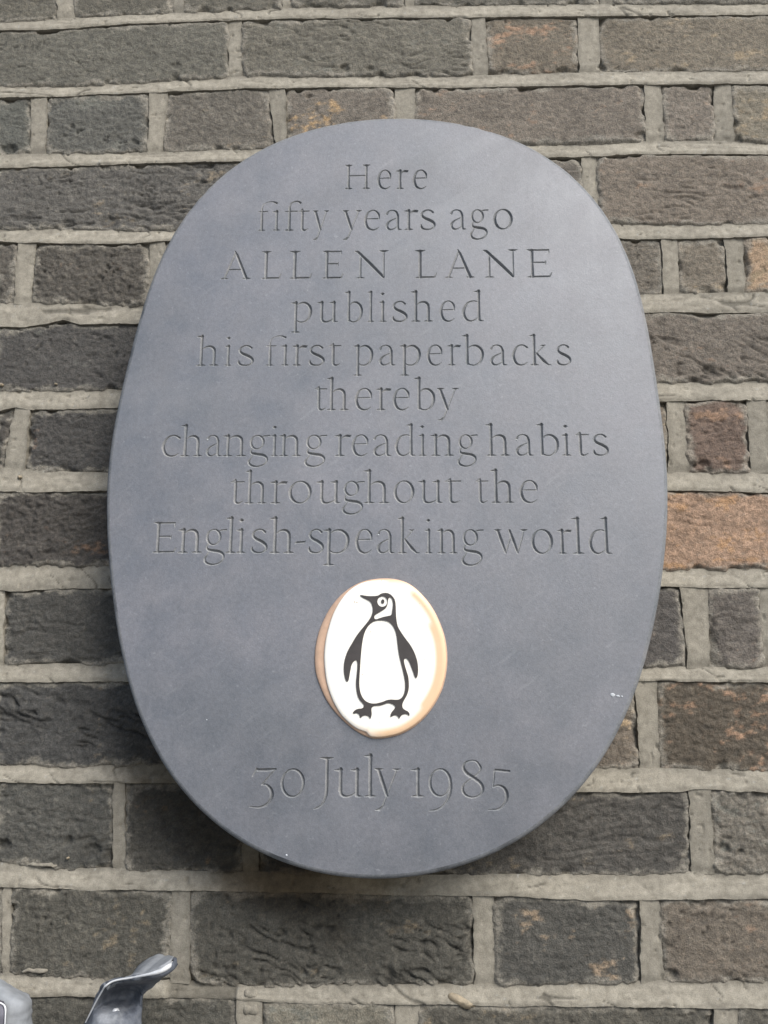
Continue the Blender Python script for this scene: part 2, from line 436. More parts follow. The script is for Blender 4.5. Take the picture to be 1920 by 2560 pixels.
def make_brick(c, i, xl_t, xr_t, xl_b, xr_b, zt, zb, look, res, seed):
    rgb, acc, aamt, rel, crease = look
    xm = (xl_t + xr_t) / 2
    hgt = float(zt(xm) - zb(xm)) + 3
    nx = max(4, int((xr_t - xl_t) / res)); nz = max(4, int(hgt / res))
    u, v = np.meshgrid(np.linspace(0, 1, nx + 1), np.linspace(0, 1, nz + 1))
    xl = xl_b + (xl_t - xl_b) * v; xr = xr_b + (xr_t - xr_b) * v
    X = xl + (xr - xl) * u
    Zt = zt(X) + 2.0; Zb = zb(X) - 1.2
    Z = Zb + (Zt - Zb) * v
    dx = np.minimum(X - xl, xr - X); dz = np.minimum(Z - Zb, Zt - Z)
    k = 3.0
    d = -np.log(np.exp(-np.clip(dx, 0, 60) / k) + np.exp(-np.clip(dz, 0, 60) / k)) * k
    d = d + 2.6 * (fbm(X / 9, Z / 9, seed, 4) - .5) * 2
    r = np.random.RandomState(seed + 100)
    h = r.uniform(-.9, .5) + (u - .5) * r.uniform(-1, 1) * .9 + (v - .5) * r.uniform(-1, 1) * .8
    h = h + 1.5 * (fbm(X / 45, Z / 30, seed + 1, 3) - .5)
    h = h + rel * 1.7 * (fbm(X / 7, Z / 4.5, seed + 2, 4, .75) - .5)
    h = h + rel * .75 * (noise(X / 2.0, Z / 1.7, seed + 3) - .5)
    ang = r.uniform(-.45, .15)
    ca, sa = math.cos(ang), math.sin(ang)
    wx = X + 9 * fbm(X / 22, Z / 22, seed + 4, 2); wz = Z + 9 * fbm(X / 20, Z / 20, seed + 5, 2)
    A = (wx * ca + wz * sa) / 24; B = (-wx * sa + wz * ca) / 5.2
    cr_ = sst(.70, .95, ridged(A, B, seed + 6, 2))
    patch = sst(.38, .62, fbm(X / 40, Z / 25, seed + 8, 2))
    h = h - crease * 1.3 * cr_ * patch
    h = h + crease * .7 * (fbm(A * 1.2, B * 1.1, seed + 9, 3) - .5) * patch
    pits = sst(.74, .9, noise(X / r.uniform(2, 4.5), Z / r.uniform(1.6, 3.2), seed + 10)) * sst(.5, .68, fbm(X / 20, Z / 20, seed + 11, 2)) * r.choice([0, .4, 1.0])
    h = h - pits * 1.3 * min(1.3, rel)
    # worn arrises
    chip = sst(.52, .78, fbm(X / 16, Z / 16, seed + 12, 3))
    h = h - (2.3 + 3.0 * chip) * np.exp(-(np.clip(d, 0, None) / (1.7 + 3.4 * chip)) ** 2) - np.clip(-d, 0, 3)
    # colour
    base = srgb(*rgb) * .73 ; base = (.6 * base + .4 * base.mean()) * np.array([1.11, 1.0, .86]); ac = srgb(*acc) * .64; ac = .9 * ac + .1 * ac.mean()
    n1 = fbm(X / 26, Z / 18, seed + 13, 4); n2 = .5 + 1.75 * (fbm(X / 5, Z / 3.5, seed + 14, 4, .75) - .5)
    col = base[None, None] * (0.72 + .56 * n2)[..., None] * (0.86 + .28 * n1)[..., None]
    th = .70 - .36 * aamt
    am = sst(th, th + .13, .55 * n1 + .45 * fbm(X / 7, Z / 4, seed + 15, 4, .7)) * min(1., .35 + aamt * 1.3)
    col = col * (1 - am[..., None]) + ac * (.8 + .4 * n2)[..., None] * am[..., None]
    # mortar smeared over the brick's margins
    sm = sst(4.8, 1.2, d - 15 * (fbm(X / 16, Z / 9, seed + 16, 5, .68) - .40)) * .72 + sst(.70, .80, fbm(X / 5, Z / 4, seed + 17, 3)) * .18
    lat = sst(7, 0, dx - 16 * (fbm(X / 9, Z / 12, seed + 18, 5, .65) - .47)) * .75
    top_ = sst(5, 0, (Zt - Z) - 15 * (fbm(X / 26, Z / 9, seed + 19, 5, .65) - .47)) * .7
    sm = np.clip(np.maximum(np.maximum(sm, lat), top_), 0, .82)
    col = col * (1 - sm[..., None]) + MORT * (.62 + .4 * n2)[..., None] * sm[..., None]
    # darker in creases and pits
    dk = np.clip(cr_ * patch * crease * .3 + pits * .35, 0, .6)
    col = col * (1 - dk[..., None])
    for hx, hz, hr, hd in HX:
        if X.min() - 10 < hx < X.max() + 10 and Z.min() - 10 < hz < Z.max() + 10:
            q = np.sqrt(((X - hx) / 1.35) ** 2 + (Z - hz) ** 2) + 1.6 * (fbm(X / 3, Z / 3, 3, 2) - .5) * 2
            h = h - hd * sst(hr, hr * .45, q)
            col = col * (1 - .15 * sst(hr, hr * .5, q))[..., None]
    col = apply_stain_shade(col, X, Z)
    return link('brick', sheet('brick', X, Z, h, col), M_brick, root)

def make_perp(xl_t, xr_t, xl_b, xr_b, zt, zb, res, seed, rec):
    xm = (xl_t + xr_t) / 2
    nx = max(3, int((xr_t - xl_t + 3) / res)); nz = max(4, int(float(zt(xm) - zb(xm)) / res))
    u, v = np.meshgrid(np.linspace(0, 1, nx + 1), np.linspace(0, 1, nz + 1))
    Zc = zb(xm) + (zt(xm) - zb(xm)) * v
    r = np.random.RandomState(seed)
    eL = 1.5 * (fbm(Zc / 7, Zc * 0, seed, 3) - .5) * 2; eR = 1.5 * (fbm(Zc / 7, Zc * 0 + 9, seed + 1, 3) - .5) * 2
    xl = xl_b + (xl_t - xl_b) * v - .6 + eL; xr = xr_b + (xr_t - xr_b) * v + .6 + eR
    X = xl + (xr - xl) * u
    Z = (zb(X) - .3) + (zt(X) + 1.6 - zb(X) + .3) * v
    s = r.choice([-1, 1])
    h = -rec - 1.5 * sst(.14, .0, v) + s * (u - .5) * 1.1 + .4 * (fbm(X / 8, Z / 12, seed + 2, 3) - .5) + .10 * (noise(X / 1.8, Z / 1.8, seed + 3) - .5)
    h = h - 1.2 * sst(.9, .95, noise(X / 3.5, Z / 3.5, seed + 4))
    n1 = fbm(X / 14, Z / 22, seed + 5, 3)
    col = (MORT * r.uniform(.84, .98))[None, None] * (.84 + .32 * n1)[..., None]
    e = np.minimum(u, 1 - u); col = col * (1 - .14 * sst(.18, .0, e))[..., None]
    col = apply_stain_shade(col, X, Z)
    return link('mortar_joint', sheet('mortar_joint', X, Z, h, col), M_mortar, root)

def make_bed(zt, zb, x0, x1, res, seed, strength=1.0):
    nx = int((x1 - x0) / res); nz = max(5, int(16 / min(res, 1.6)))
    u, v = np.meshgrid(np.linspace(0, 1, nx + 1), np.linspace(0, 1, nz + 1))
    X = x0 + (x1 - x0) * u
    jag = 1.0 * (fbm(X / 13, X * 0, seed, 4, .62) - .5) * 2 + .9 * sst(.66, .8, fbm(X / 5, X * 0 + 4, seed + 7, 2)) * (noise(X / 9, X * 0, seed + 8) - .3)
    jag2 = .9 * (fbm(X / 15, X * 0 + 3, seed + 1, 4, .6) - .5) * 2
    T = zt(X) + 1.4 + jag2; Bm = zb(X) + jag
    Z = Bm + (T - Bm) * v
    und = 1.3 * (fbm(X / 60, Z / 30, seed + 2, 2) - .5)
    h = 1.7 - 3.3 * v + und + .30 * (fbm(X / 16, Z / 9, seed + 3, 3) - .5) + .26 * (noise(X / 1.5, Z / 1.5, seed + 4) - .5)
    h = h - .9 * np.exp(-(v / .10) ** 2)
    drag = sst(.60, .70, noise(X / 11, Z / 1.6, seed + 5)) * sst(.5, .7, noise(X / 30, Z / 8, seed + 6))
    h = h - drag * .35
    h = h - 1.4 * sst(.93, .97, noise(X / 4, Z / 3.4, seed + 9))
    n1 = fbm(X / 24, Z / 9, seed + 10, 5, .65)
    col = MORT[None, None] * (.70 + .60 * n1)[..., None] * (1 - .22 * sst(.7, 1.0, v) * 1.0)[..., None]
    crk = sst(.955, .99, ridged(X / 26 + Z / 30, Z / 15, seed + 13, 1)) * sst(.56, .64, fbm(X / 30, Z / 12, seed + 14, 2))
    h = h - crk * .9; col = col * (1 - .5 * crk)[..., None]
    spk = .6 * sst(.93, .96, noise(X / 2.1, Z / 2.1, seed + 12))
    col = col * (1 - spk[..., None]) + spk[..., None] * np.array([.30, .30, .28])
    tone = noise(X / 70, X * 0, seed + 11)
    col = col * (.93 + .14 * tone)[..., None]
    if strength == 2.0:     # a stretch of this joint has weathered back and darkened
        xa = wall(420, 2480)[0]; xb = wall(592, 2480)[0]
        w = sst(xa - 4, xa + 2, X) * (1 - sst(xb - 1.5, xb + .5, X))
        h = h - 2.0 * w; col = col * (1 - .45 * w)[..., None]
    col = apply_stain_shade(col, X, Z)
    return link('mortar_joint', sheet('mortar_joint', X, Z, h, col), M_mortar, root)

x_img0, x_img1 = -415.0, 355.0
for k in range(len(ups)):
    fine = NA <= k < NA + 12
    res = 1.1 if fine else 2.4
    x0 = XL
    if fine:
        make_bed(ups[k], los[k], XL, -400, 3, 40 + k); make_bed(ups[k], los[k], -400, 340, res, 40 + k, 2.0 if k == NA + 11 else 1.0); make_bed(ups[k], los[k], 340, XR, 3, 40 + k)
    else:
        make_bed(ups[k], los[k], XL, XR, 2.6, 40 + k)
for k in range(len(ups) + 1):
    if k == 0 or k == len(ups): continue        # beyond the built strip
    c = k - NA
    zt = los[k - 1]; zb = ups[k]
    joints = []
    if 0 <= c <= 12:
        for (a, b_, c_, d_) in PERP[c]:
            xm = (a + b_) / 2
            zt_px = zt(0.0); zb_px = zb(0.0)
            # the sight lines of the joint's four corners, met with the wall
            def hit(px, zf):
                py = 1280.0
                for _ in range(12):
                    X, Z = wall(px, py); py += (Z - float(zf(X))) * 2.5
                return float(wall(px, py)[0])
            joints.append((hit(a, zt), hit(b_, zt), hit(c_, zb), hit(d_, zb)))
    else:
        s0 = -300 + (k * 61) % 180
        joints.append((s0, s0 + 11, s0, s0 + 11))
    joints.sort()
    toggle = k % 2
    while joints[0][0] > XL + 30:
        L = 214 if toggle else 103; toggle ^= 1
        x = joints[0][0] - L; w = 10 + rng.rand() * 4
        if x - w < XL: break
        joints.insert(0, (x - w, x, x - w, x))
    while joints[-1][1] < XR - 30:
        L = 214 if toggle else 103; toggle ^= 1
        x = joints[-1][1] + L; w = 10 + rng.rand() * 4
        if x + w > XR: break
        joints.append((x, x + w, x, x + w))
    for j, q in enumerate(joints):
        inside = 0 <= c <= 12 and -410 < q[0] < 345
        make_perp(*q, zt, zb, 1.1 if inside else 3, 200 + k * 13 + j, .0 + .9 * rng.rand())
    edges = [(XL, XL)] + [(q[0], q[2]) for q in joints] + [(XR, XR)]
    lefts = [(XL, XL)] + [(q[1], q[3]) for q in joints]
    rights = [(q[0], q[2]) for q in joints] + [(XR, XR)]
    for i, (l, r_) in enumerate(zip(lefts, rights)):
        if r_[0] - l[0] < 8: continue
        seed = 17 * k + 5 * i + 3
        xc = (l[0] + r_[0]) / 2
        if 0 <= c <= 12:
            zc = float((zt(xc) + zb(xc)) / 2)
            # photo column of the brick's centre
            d = np.array([xc - CX, DIST, zc - CZ]); y_ = -sy * d[0] + cy * d[1]; x_ = cy * d[0] + sy * d[1]
            y2 = cp * y_ + sp * d[2]
            px = W / 2 + FOC * x_ / y2
            look = next(t[1:] for t in LOOK[c] if px < t[0])
            if 1 <= c <= 12 or True: pass
        else:
            look = ((92 + int(rng.rand() * 20), 96, 94), TAN, .2, .8, .6)
        ins = 0 <= c <= 12 and r_[0] > -405 and l[0] < 345
        make_brick(c, i, l[0] - 1.2, r_[0] + 1.2, l[1] - 1.2, r_[1] + 1.2, zt, zb, look, 1.15 if ins else 3.5, seed)

# grit pebble bedded in the mortar near the foot of the picture, and broken shards beside an upright joint
def blob(name, px, py, rx, rz, ry, M, parent, Y0=0.0, seed=1, rot=0.0):
    X0, Z0 = wall(px, py, Y0)
    th, ph = np.meshgrid(np.linspace(0, 2 * np.pi, 17)[:-1], np.linspace(.001, np.pi - .001, 9))
    x = np.cos(th) * np.sin(ph); z = np.sin(th) * np.sin(ph); y = -np.cos(ph)
    s = 1 + .35 * (noise(x * 1.7 + 5, z * 1.7 + y * 2 + 5, seed) - .5) * 2
    X = x * rx * s; Zz = z * rz * s; Yy = y * ry * s
    c_, s_ = math.cos(rot), math.sin(rot)
    V = np.stack([X0 + X * c_ - Zz * s_, Y0 + Yy, Z0 + X * s_ + Zz * c_], -1).reshape(-1, 3)
    n, mm = th.shape; idx = np.arange(n * mm).reshape(n, mm); nx = np.roll(idx, -1, 1)
    F = np.stack([idx[:-1], idx[1:], nx[1:], nx[:-1]], -1).reshape(-1, 4)
    return link(name, mesh_np(name, to_m(V), F, True), M, parent)
blob('pebble', 1152, 2502, 9.5, 3.4, 2.6, M_pebble, root, 0.2, 3, -.35)
for (px, py, r_, sd) in [(140, 960, 1.4, 3), (4, 962, 2.0, 3), (50, 1193, 2.0, 7), (170, 2145, 1.3, 9)]:
    blob('grit', px, py, r_ * .9, r_ * .7, r_ * .7, M_pebble if sd % 2 else M_chalk, root, -.8, sd)
def shard(px0, py0, px1, py1, th, seed):
    (xa, xb), (za, zb) = wall(np.array([px0, px1]), np.array([py0, py1]))
    n = 22; m_ = 6
    u, v = np.meshgrid(np.linspace(0, 1, n), np.linspace(0, 1, m_))
    X = xa + (xb - xa) * u; Z = (zb + za) / 2 + (za - zb) * (v - .5) * (.45 + .55 * sst(0, .3, u) * sst(1, .75, u)) * (.6 + .8 * fbm(X / 7, v * 0, seed + 4, 2)) + 1.3 * (fbm(X / 5, v * 0, seed, 3) - .5) * 2
    tap = sst(0, .35, u) * sst(1, .7, u); h = -.8 + 2.2 * tap * sst(0, .3, v) + 2.4 * (fbm(X / 4, Z / 1.8, seed + 1, 4, .65) - .5) - 2.6 * (2 * np.abs(v - .5)) ** 3 - 2.0 * (1 - tap)
    col = (MORT * .82)[None, None] * (.7 + .6 * fbm(X / 4, Z / 3, seed + 2, 3))[..., None]
    return link('tile_shard', sheet('tile_shard', X, Z, h, col, 6), M_mortar, root)
shard(598, 2474, 652, 2500, 3, 5); shard(594, 2505, 656, 2548, 3, 6)
shard(36, 2420, 134, 2436, 2, 7); shard(50, 2156, 160, 2170, 2, 9)

# ------------------------------------------------------------------ the slate plaque
YF = -54.0            # the plaque's face, mm in front of the wall
TH = 50.0             # its thickness
plaque = empty('slate_plaque', (0, 0, 0))
tag(plaque, 'upright oval grey slate plaque carved with lettering above a small white penguin disc', 'plaque')

OUT = [(830,256),(775,258),(720,264),(665,277),(610,296),(555,324),(505,357),(455,399),(410,450),(372,509),(335,583),(302,672),(276,768),(256,855),(241,945),(232,1040),(229,1130),(233,1240),(244,1335),(261,1420),(288,1507),(320,1588),(361,1664),(408,1728),(462,1783),(540,1835),(620,1869),(700,1888),(800,1896),(900,1891),(980,1878),(1060,1852),(1130,1813),(1200,1757),(1253,1704),(1303,1638),(1342,1568),(1374,1494),(1402,1405),(1425,1305),(1437,1205),(1443,1100),(1441,1000),(1433,900),(1419,800),(1400,700),(1375,605),(1342,520),(1300,447),(1240,378),(1160,322),(1080,286),(980,262),(900,256)]
a = np.array(OUT, float) * (1920 / 1659.0)
OX, OZ = wall(a[:, 0], a[:, 1], YF)
c0x, c0z = (OX.min() + OX.max()) / 2, (OZ.min() + OZ.max()) / 2
th = np.arctan2(OZ - c0z, OX - c0x); rr = np.hypot(OX - c0x, OZ - c0z)
K = 6
A = np.stack([np.ones_like(th)] + [f(k * th) for k in range(1, K + 1) for f in (np.cos, np.sin)], 1)
co, *_ = np.linalg.lstsq(A, rr, rcond=None)
t = np.linspace(0, 2 * np.pi, 361)[:-1]
B = np.stack([np.ones_like(t)] + [f(k * t) for k in range(1, K + 1) for f in (np.cos, np.sin)], 1)
R = B @ co
PX = c0x + R * np.cos(t); PZ = c0z + R * np.sin(t)
print('plaque size mm', OX.max() - OX.min(), OZ.max() - OZ.min(), 'fit err', np.abs(A @ co - rr).max())
tx = np.roll(PX, -1) - np.roll(PX, 1); tz = np.roll(PZ, -1) - np.roll(PZ, 1)
ln = np.hypot(tx, tz); NX, NZ = tz / ln, -tx / ln      # outward normals

# ---- glyphs: strokes of (x, y, width) in x-heights; 'S' smooth, 'L' straight
def foot(x, y=0.0, l=.17, r=.17, w=.075):
    return ('L', [(x - l, y + .012, .015), (x - .03, y + .03, w), (x + .03, y + .03, w), (x + r, y + .012, .015)])
def capserif(x, y, l=.17, r=.17, w=.08):
    return ('L', [(x - l, y - .012, .015), (x - .03, y - .035, w), (x + .03, y - .035, w), (x + r, y - .012, .015)])
def flag(x, y, l=.19):
    return ('L', [(x - l, y - .055, .012), (x - .06, y - .05, .07), (x + .02, y - .055, .10)])
def stem(x, y0, y1, w=.105):
    return ('L', [(x, y0, w * 1.05), (x, (y0 + y1) / 2, w * .86), (x, y1, w * 1.05)])
def ell(cx_, cy_, rx, ry, wmax=.105, wmin=.035, tilt=.25):
    pts = []
    for i in range(25):
        q = 2 * math.pi * i / 24
        w = wmin + (wmax - wmin) * abs(math.cos(q - tilt)) ** 1.6
        pts.append((cx_ + rx * math.cos(q), cy_ + ry * math.sin(q), w))
    return ('L2', pts)
G = {}
G['a'] = [('S', [(.07,.80,.085),(.15,.93,.045),(.33,.985,.04),(.50,.90,.075),(.57,.70,.10)]), ('L', [(.57,.72,.10),(.57,.14,.10)]), ('S', [(.57,.16,.10),(.60,.04,.08),(.74,.012,.02)]),
          ('S', [(.56,.60,.03),(.38,.53,.035),(.17,.40,.07),(.07,.22,.10),(.14,.06,.08),(.28,.015,.045),(.44,.08,.035),(.56,.18,.03)])]
G['b'] = [stem(.16,.08,1.48), flag(.16,1.5), ('S', [(.16,.78,.03),(.32,.94,.045),(.52,.95,.08),(.70,.76,.105),(.74,.48,.11),(.66,.18,.08),(.48,.015,.045),(.30,.015,.04),(.16,.10,.07)])]
G['c'] = [('S', [(.68,.86,.075),(.56,.95,.06),(.40,.985,.045),(.20,.86,.07),(.06,.50,.11),(.15,.14,.10),(.34,.01,.06),(.52,.03,.045),(.66,.13,.015)])]
G['d'] = [('S', [(.66,.92,.03),(.48,.985,.035),(.22,.88,.065),(.06,.48,.11),(.14,.14,.09),(.32,.012,.055),(.50,.06,.04),(.66,.20,.03)]), stem(.68,.08,1.48), flag(.68,1.5), ('L', [(.68,.1,.09),(.72,.03,.07),(.86,.012,.015)])]
G['e'] = [('L', [(.09,.56,.03),(.66,.57,.04)]), ('S', [(.67,.56,.045),(.65,.78,.085),(.52,.95,.055),(.36,.985,.04),(.17,.86,.065),(.06,.50,.11),(.15,.15,.105),(.35,.01,.06),(.52,.03,.04),(.66,.13,.015)])]
G['f'] = [('L', [(.20,1.18,.07),(.20,.6,.095),(.20,.02,.105)]), foot(.20), ('S', [(.20,1.14,.06),(.24,1.34,.045),(.38,1.46,.045),(.52,1.47,.06),(.62,1.40,.085)]), ('L', [(.02,.965,.02),(.2,.97,.045),(.50,.97,.035)])]
G['F'] = [('L', [(.20,1.12,.05),(.20,.6,.095),(.20,.02,.105)]), foot(.20), ('S', [(.20,1.12,.04),(.26,1.32,.022),(.48,1.44,.025),(.74,1.46,.05),(.93,1.39,.09)]), ('L', [(.02,.965,.02),(.2,.97,.045),(.48,.97,.03)]),
          stem(.95,.03,.98), flag(.95,1.0,.22), foot(.95)]
G['g'] = [ell(.36,.66,.28,.32,.09,.035), ('L', [(.56,.88,.04),(.66,.95,.045),(.90,.965,.05)]), ('S', [(.18,.40,.03),(.09,.26,.045),(.14,.14,.09),(.38,.085,.115),(.64,.04,.115),(.80,-.08,.085),(.80,-.26,.055),(.64,-.42,.05),(.36,-.49,.055),(.10,-.42,.09),(.01,-.27,.085),(.10,-.10,.04),(.20,.06,.03)])]
G['h'] = [stem(.16,.03,1.48), flag(.16,1.5), foot(.16), ('S', [(.17,.78,.025),(.32,.92,.045),(.50,.95,.085),(.63,.84,.105),(.66,.64,.105)]), ('L', [(.66,.66,.105),(.66,.03,.10)]), foot(.66)]
G['i'] = [stem(.16,.03,.98), flag(.16,1.0), foot(.16), ('L', [(.06,1.37,.03),(.14,1.37,.125),(.22,1.37,.03)])]
G['k'] = [stem(.16,.03,1.48), flag(.16,1.5), foot(.16), ('L', [(.20,.50,.03),(.56,.92,.03)]), ('L', [(.44,.97,.015),(.55,.95,.06),(.64,.98,.015)]), ('L', [(.26,.58,.06),(.55,.2,.12),(.74,.02,.05)]), ('L', [(.72,.02,.05),(.86,.012,.015)])]
G['l'] = [stem(.16,.03,1.48), flag(.16,1.5), foot(.16)]
G['n'] = [stem(.16,.03,.98), flag(.16,1.0), foot(.16), ('S', [(.17,.78,.025),(.32,.92,.045),(.50,.95,.085),(.63,.84,.105),(.66,.64,.105)]), ('L', [(.66,.66,.105),(.66,.03,.10)]), foot(.66)]
G['o'] = [ell(.42,.5,.37,.49,.115,.035)]
G['p'] = [stem(.16,-.47,.98), flag(.16,1.0), foot(.16,-.5), ('S', [(.17,.78,.025),(.32,.93,.045),(.54,.95,.08),(.72,.76,.105),(.76,.48,.11),(.68,.18,.08),(.50,.02,.05),(.30,.02,.035),(.16,.12,.04)])]
G['r'] = [stem(.16,.03,.98), flag(.16,1.0), foot(.16), ('S', [(.17,.76,.025),(.28,.89,.05),(.40,.94,.10),(.50,.93,.10)]), ('L', [(.46,.94,.10),(.56,.97,.02)])]
G['s'] = [('S', [(.52,.87,.08),(.42,.96,.055),(.28,.985,.045),(.12,.90,.06),(.06,.74,.085),(.16,.60,.105),(.36,.49,.12),(.54,.35,.11),(.58,.18,.075),(.46,.04,.045),(.28,.012,.05),(.12,.05,.07),(.04,.14,.085),(.03,.26,.015)])]
G['t'] = [('L', [(.18,1.1,.02),(.18,.95,.10),(.18,.2,.10)]), ('S', [(.18,.22,.10),(.20,.07,.09),(.32,.01,.06),(.48,.09,.015)]), ('L', [(.00,.965,.02),(.14,.97,.05),(.52,.975,.04)]), ('L', [(.04,.98,.015),(.16,1.06,.06)])]
G['u'] = [stem(.18,.22,.98), flag(.18,1.0), ('S', [(.18,.24,.10),(.22,.07,.09),(.36,.01,.06),(.54,.07,.04),(.68,.19,.03)]), stem(.68,.06,.98), flag(.68,1.0), ('L', [(.68,.08,.09),(.72,.03,.06),(.84,.012,.015)])]
G['w'] = [('L', [(.10,.96,.10),(.24,.55,.115),(.42,.03,.06)]), ('L', [(.42,.03,.04),(.62,.62,.035),(.66,.84,.02)]), ('L', [(.60,.96,.08),(.74,.55,.115),(.92,.03,.06)]), ('L', [(.92,.03,.04),(1.10,.55,.035),(1.20,.95,.04)]), capserif(.10,1.0,.14,.15), capserif(1.2,1.0,.14,.15)]
G['y'] = [('L', [(.12,.96,.10),(.26,.55,.12),(.44,.03,.09)]), ('L', [(.80,.96,.04),(.60,.45,.03),(.40,-.05,.04),(.28,-.34,.055),(.16,-.45,.09)]), ('L', [(.16,-.45,.08),(.02,-.47,.02)]), capserif(.12,1.0,.14,.17), capserif(.80,1.0,.14,.14,.07)]
G['-'] = [('L', [(.02,.40,.03),(.08,.44,.07),(.40,.46,.07),(.46,.50,.02)])]
K_ = 1.28
G['H'] = [stem(.2,.03,K_ - .03,.09), stem(1.05,.03,K_ - .03,.09), foot(.2), foot(1.05), capserif(.2,K_), capserif(1.05,K_), ('L', [(.2,.70,.045),(1.05,.70,.045)])]
G['E'] = [stem(.2,.04,K_ - .04,.10), foot(.2), capserif(.2,K_), ('L', [(.2,K_-.035,.05),(.74,K_-.03,.055),(.80,K_-.02,.03)]), ('L', [(.79,K_-.02,.04),(.80,K_-.18,.015)]), ('L', [(.2,.68,.04),(.66,.68,.045)]), ('L', [(.68,.74,.015),(.67,.60,.03)]), ('L', [(.2,.03,.06),(.80,.035,.055)]), ('L', [(.80,.03,.05),(.88,.20,.015)])]
G['A'] = [('L', [(.16,.03,.06),(.60,1.22,.06)]), ('L', [(.56,1.30,.03),(.66,1.10,.10),(1.08,.03,.12)]), ('L', [(.30,.44,.04),(.92,.44,.04)]), foot(.16,0,.16,.15,.05), foot(1.08,0,.16,.18)]
G['L'] = [stem(.2,.04,K_ - .04,.11), foot(.2), capserif(.2,K_,.2,.2), ('L', [(.2,.035,.06),(.78,.035,.055)]), ('L', [(.78,.03,.05),(.86,.22,.015)])]
G['N'] = [('L', [(.24,.03,.058),(.24,1.14,.058)]), foot(.24,0,.15,.15,.05), ('L', [(.02,K_-.02,.02),(.14,K_-.06,.09),(.62,.66,.12),(1.12,.05,.10)]), ('L', [(1.14,.02,.04),(1.14,K_-.03,.05)]), capserif(1.14,K_,.17,.17,.07)]
G['J'] = [('S', [(.5,1.36,.10),(.5,.9,.095),(.5,.35,.10),(.46,-.02,.09),(.30,-.30,.07),(.02,-.44,.02)]), capserif(.5,1.40,.28,.24,.09)]
G['3'] = [('L', [(.20,.96,.08),(.50,.955,.10),(.86,.985,.06)]), ('L', [(.20,.99,.07),(.14,.88,.05),(.06,.72,.02)]), ('L', [(.84,.97,.055),(.40,.44,.05)]), ('S', [(.40,.44,.045),(.56,.42,.06),(.72,.24,.11),(.74,-.02,.12),(.58,-.26,.08),(.32,-.37,.05),(.0,-.35,.02)])]
G['0'] = [ell(.38,.49,.35,.49,.085,.045,.3)]
G['1'] = [stem(.18,.03,.98,.095), flag(.18,1.0,.22), foot(.18,0,.2,.2)]
G['9'] = [ell(.38,.50,.35,.48,.09,.04,.3), ('S', [(.72,.62,.09),(.735,.30,.10),(.66,-.02,.09),(.46,-.32,.06),(.22,-.46,.045),(.0,-.49,.02)])]
G['8'] = [('S', [(.64,1.12,.06),(.54,1.25,.045),(.36,1.28,.04),(.17,1.20,.06),(.10,1.02,.09),(.22,.82,.11),(.45,.66,.11),(.68,.46,.10),(.74,.25,.09),(.64,.07,.06),(.40,-.02,.04),(.16,.06,.07),(.06,.26,.08),(.14,.46,.045),(.38,.66,.03),(.60,.84,.045),(.68,1.0,.06),(.64,1.12,.06)])]
G['5'] = [('L', [(.26,.90,.05),(.30,.945,.08),(.82,.90,.08)]), ('L', [(.27,.93,.04),(.20,.34,.035)]), ('S', [(.20,.34,.04),(.40,.40,.06),(.64,.28,.10),(.72,.02,.12),(.62,-.24,.09),(.38,-.43,.055),(.0,-.46,.02)])]

def cat_rom(P_, n=8):
    P_ = np.array(P_, float)
    if len(P_) < 3: return P_
    Q = np.vstack([2 * P_[0] - P_[1], P_, 2 * P_[-1] - P_[-2]])
    out = []
    for i in range(1, len(Q) - 2):
        p0, p1, p2, p3 = Q[i - 1], Q[i], Q[i + 1], Q[i + 2]
        for s in np.arange(n) / n:
            out.append(.5 * ((2 * p1) + (-p0 + p2) * s + (2 * p0 - 5 * p1 + 4 * p2 - p3) * s * s + (-p0 + 3 * p1 - 3 * p2 + p3) * s ** 3))
    out.append(Q[-2])
    return np.array(out)
def flat(glyph):
    r_ = []
    for kind, pts in glyph:
        r_.append(cat_rom(pts) if kind == 'S' else np.array(pts, float))
    return r_
GF = {k: [np.column_stack([s[:, :2], s[:, 2] * 1.06 + .012]) for s in flat(v)] for k, v in G.items()}
def bbox(fl):
    xs = np.concatenate([s[:, 0] - s[:, 2] * .35 for s in fl]); xe = np.concatenate([s[:, 0] + s[:, 2] * .35 for s in fl])
    return xs.min(), xe.max()

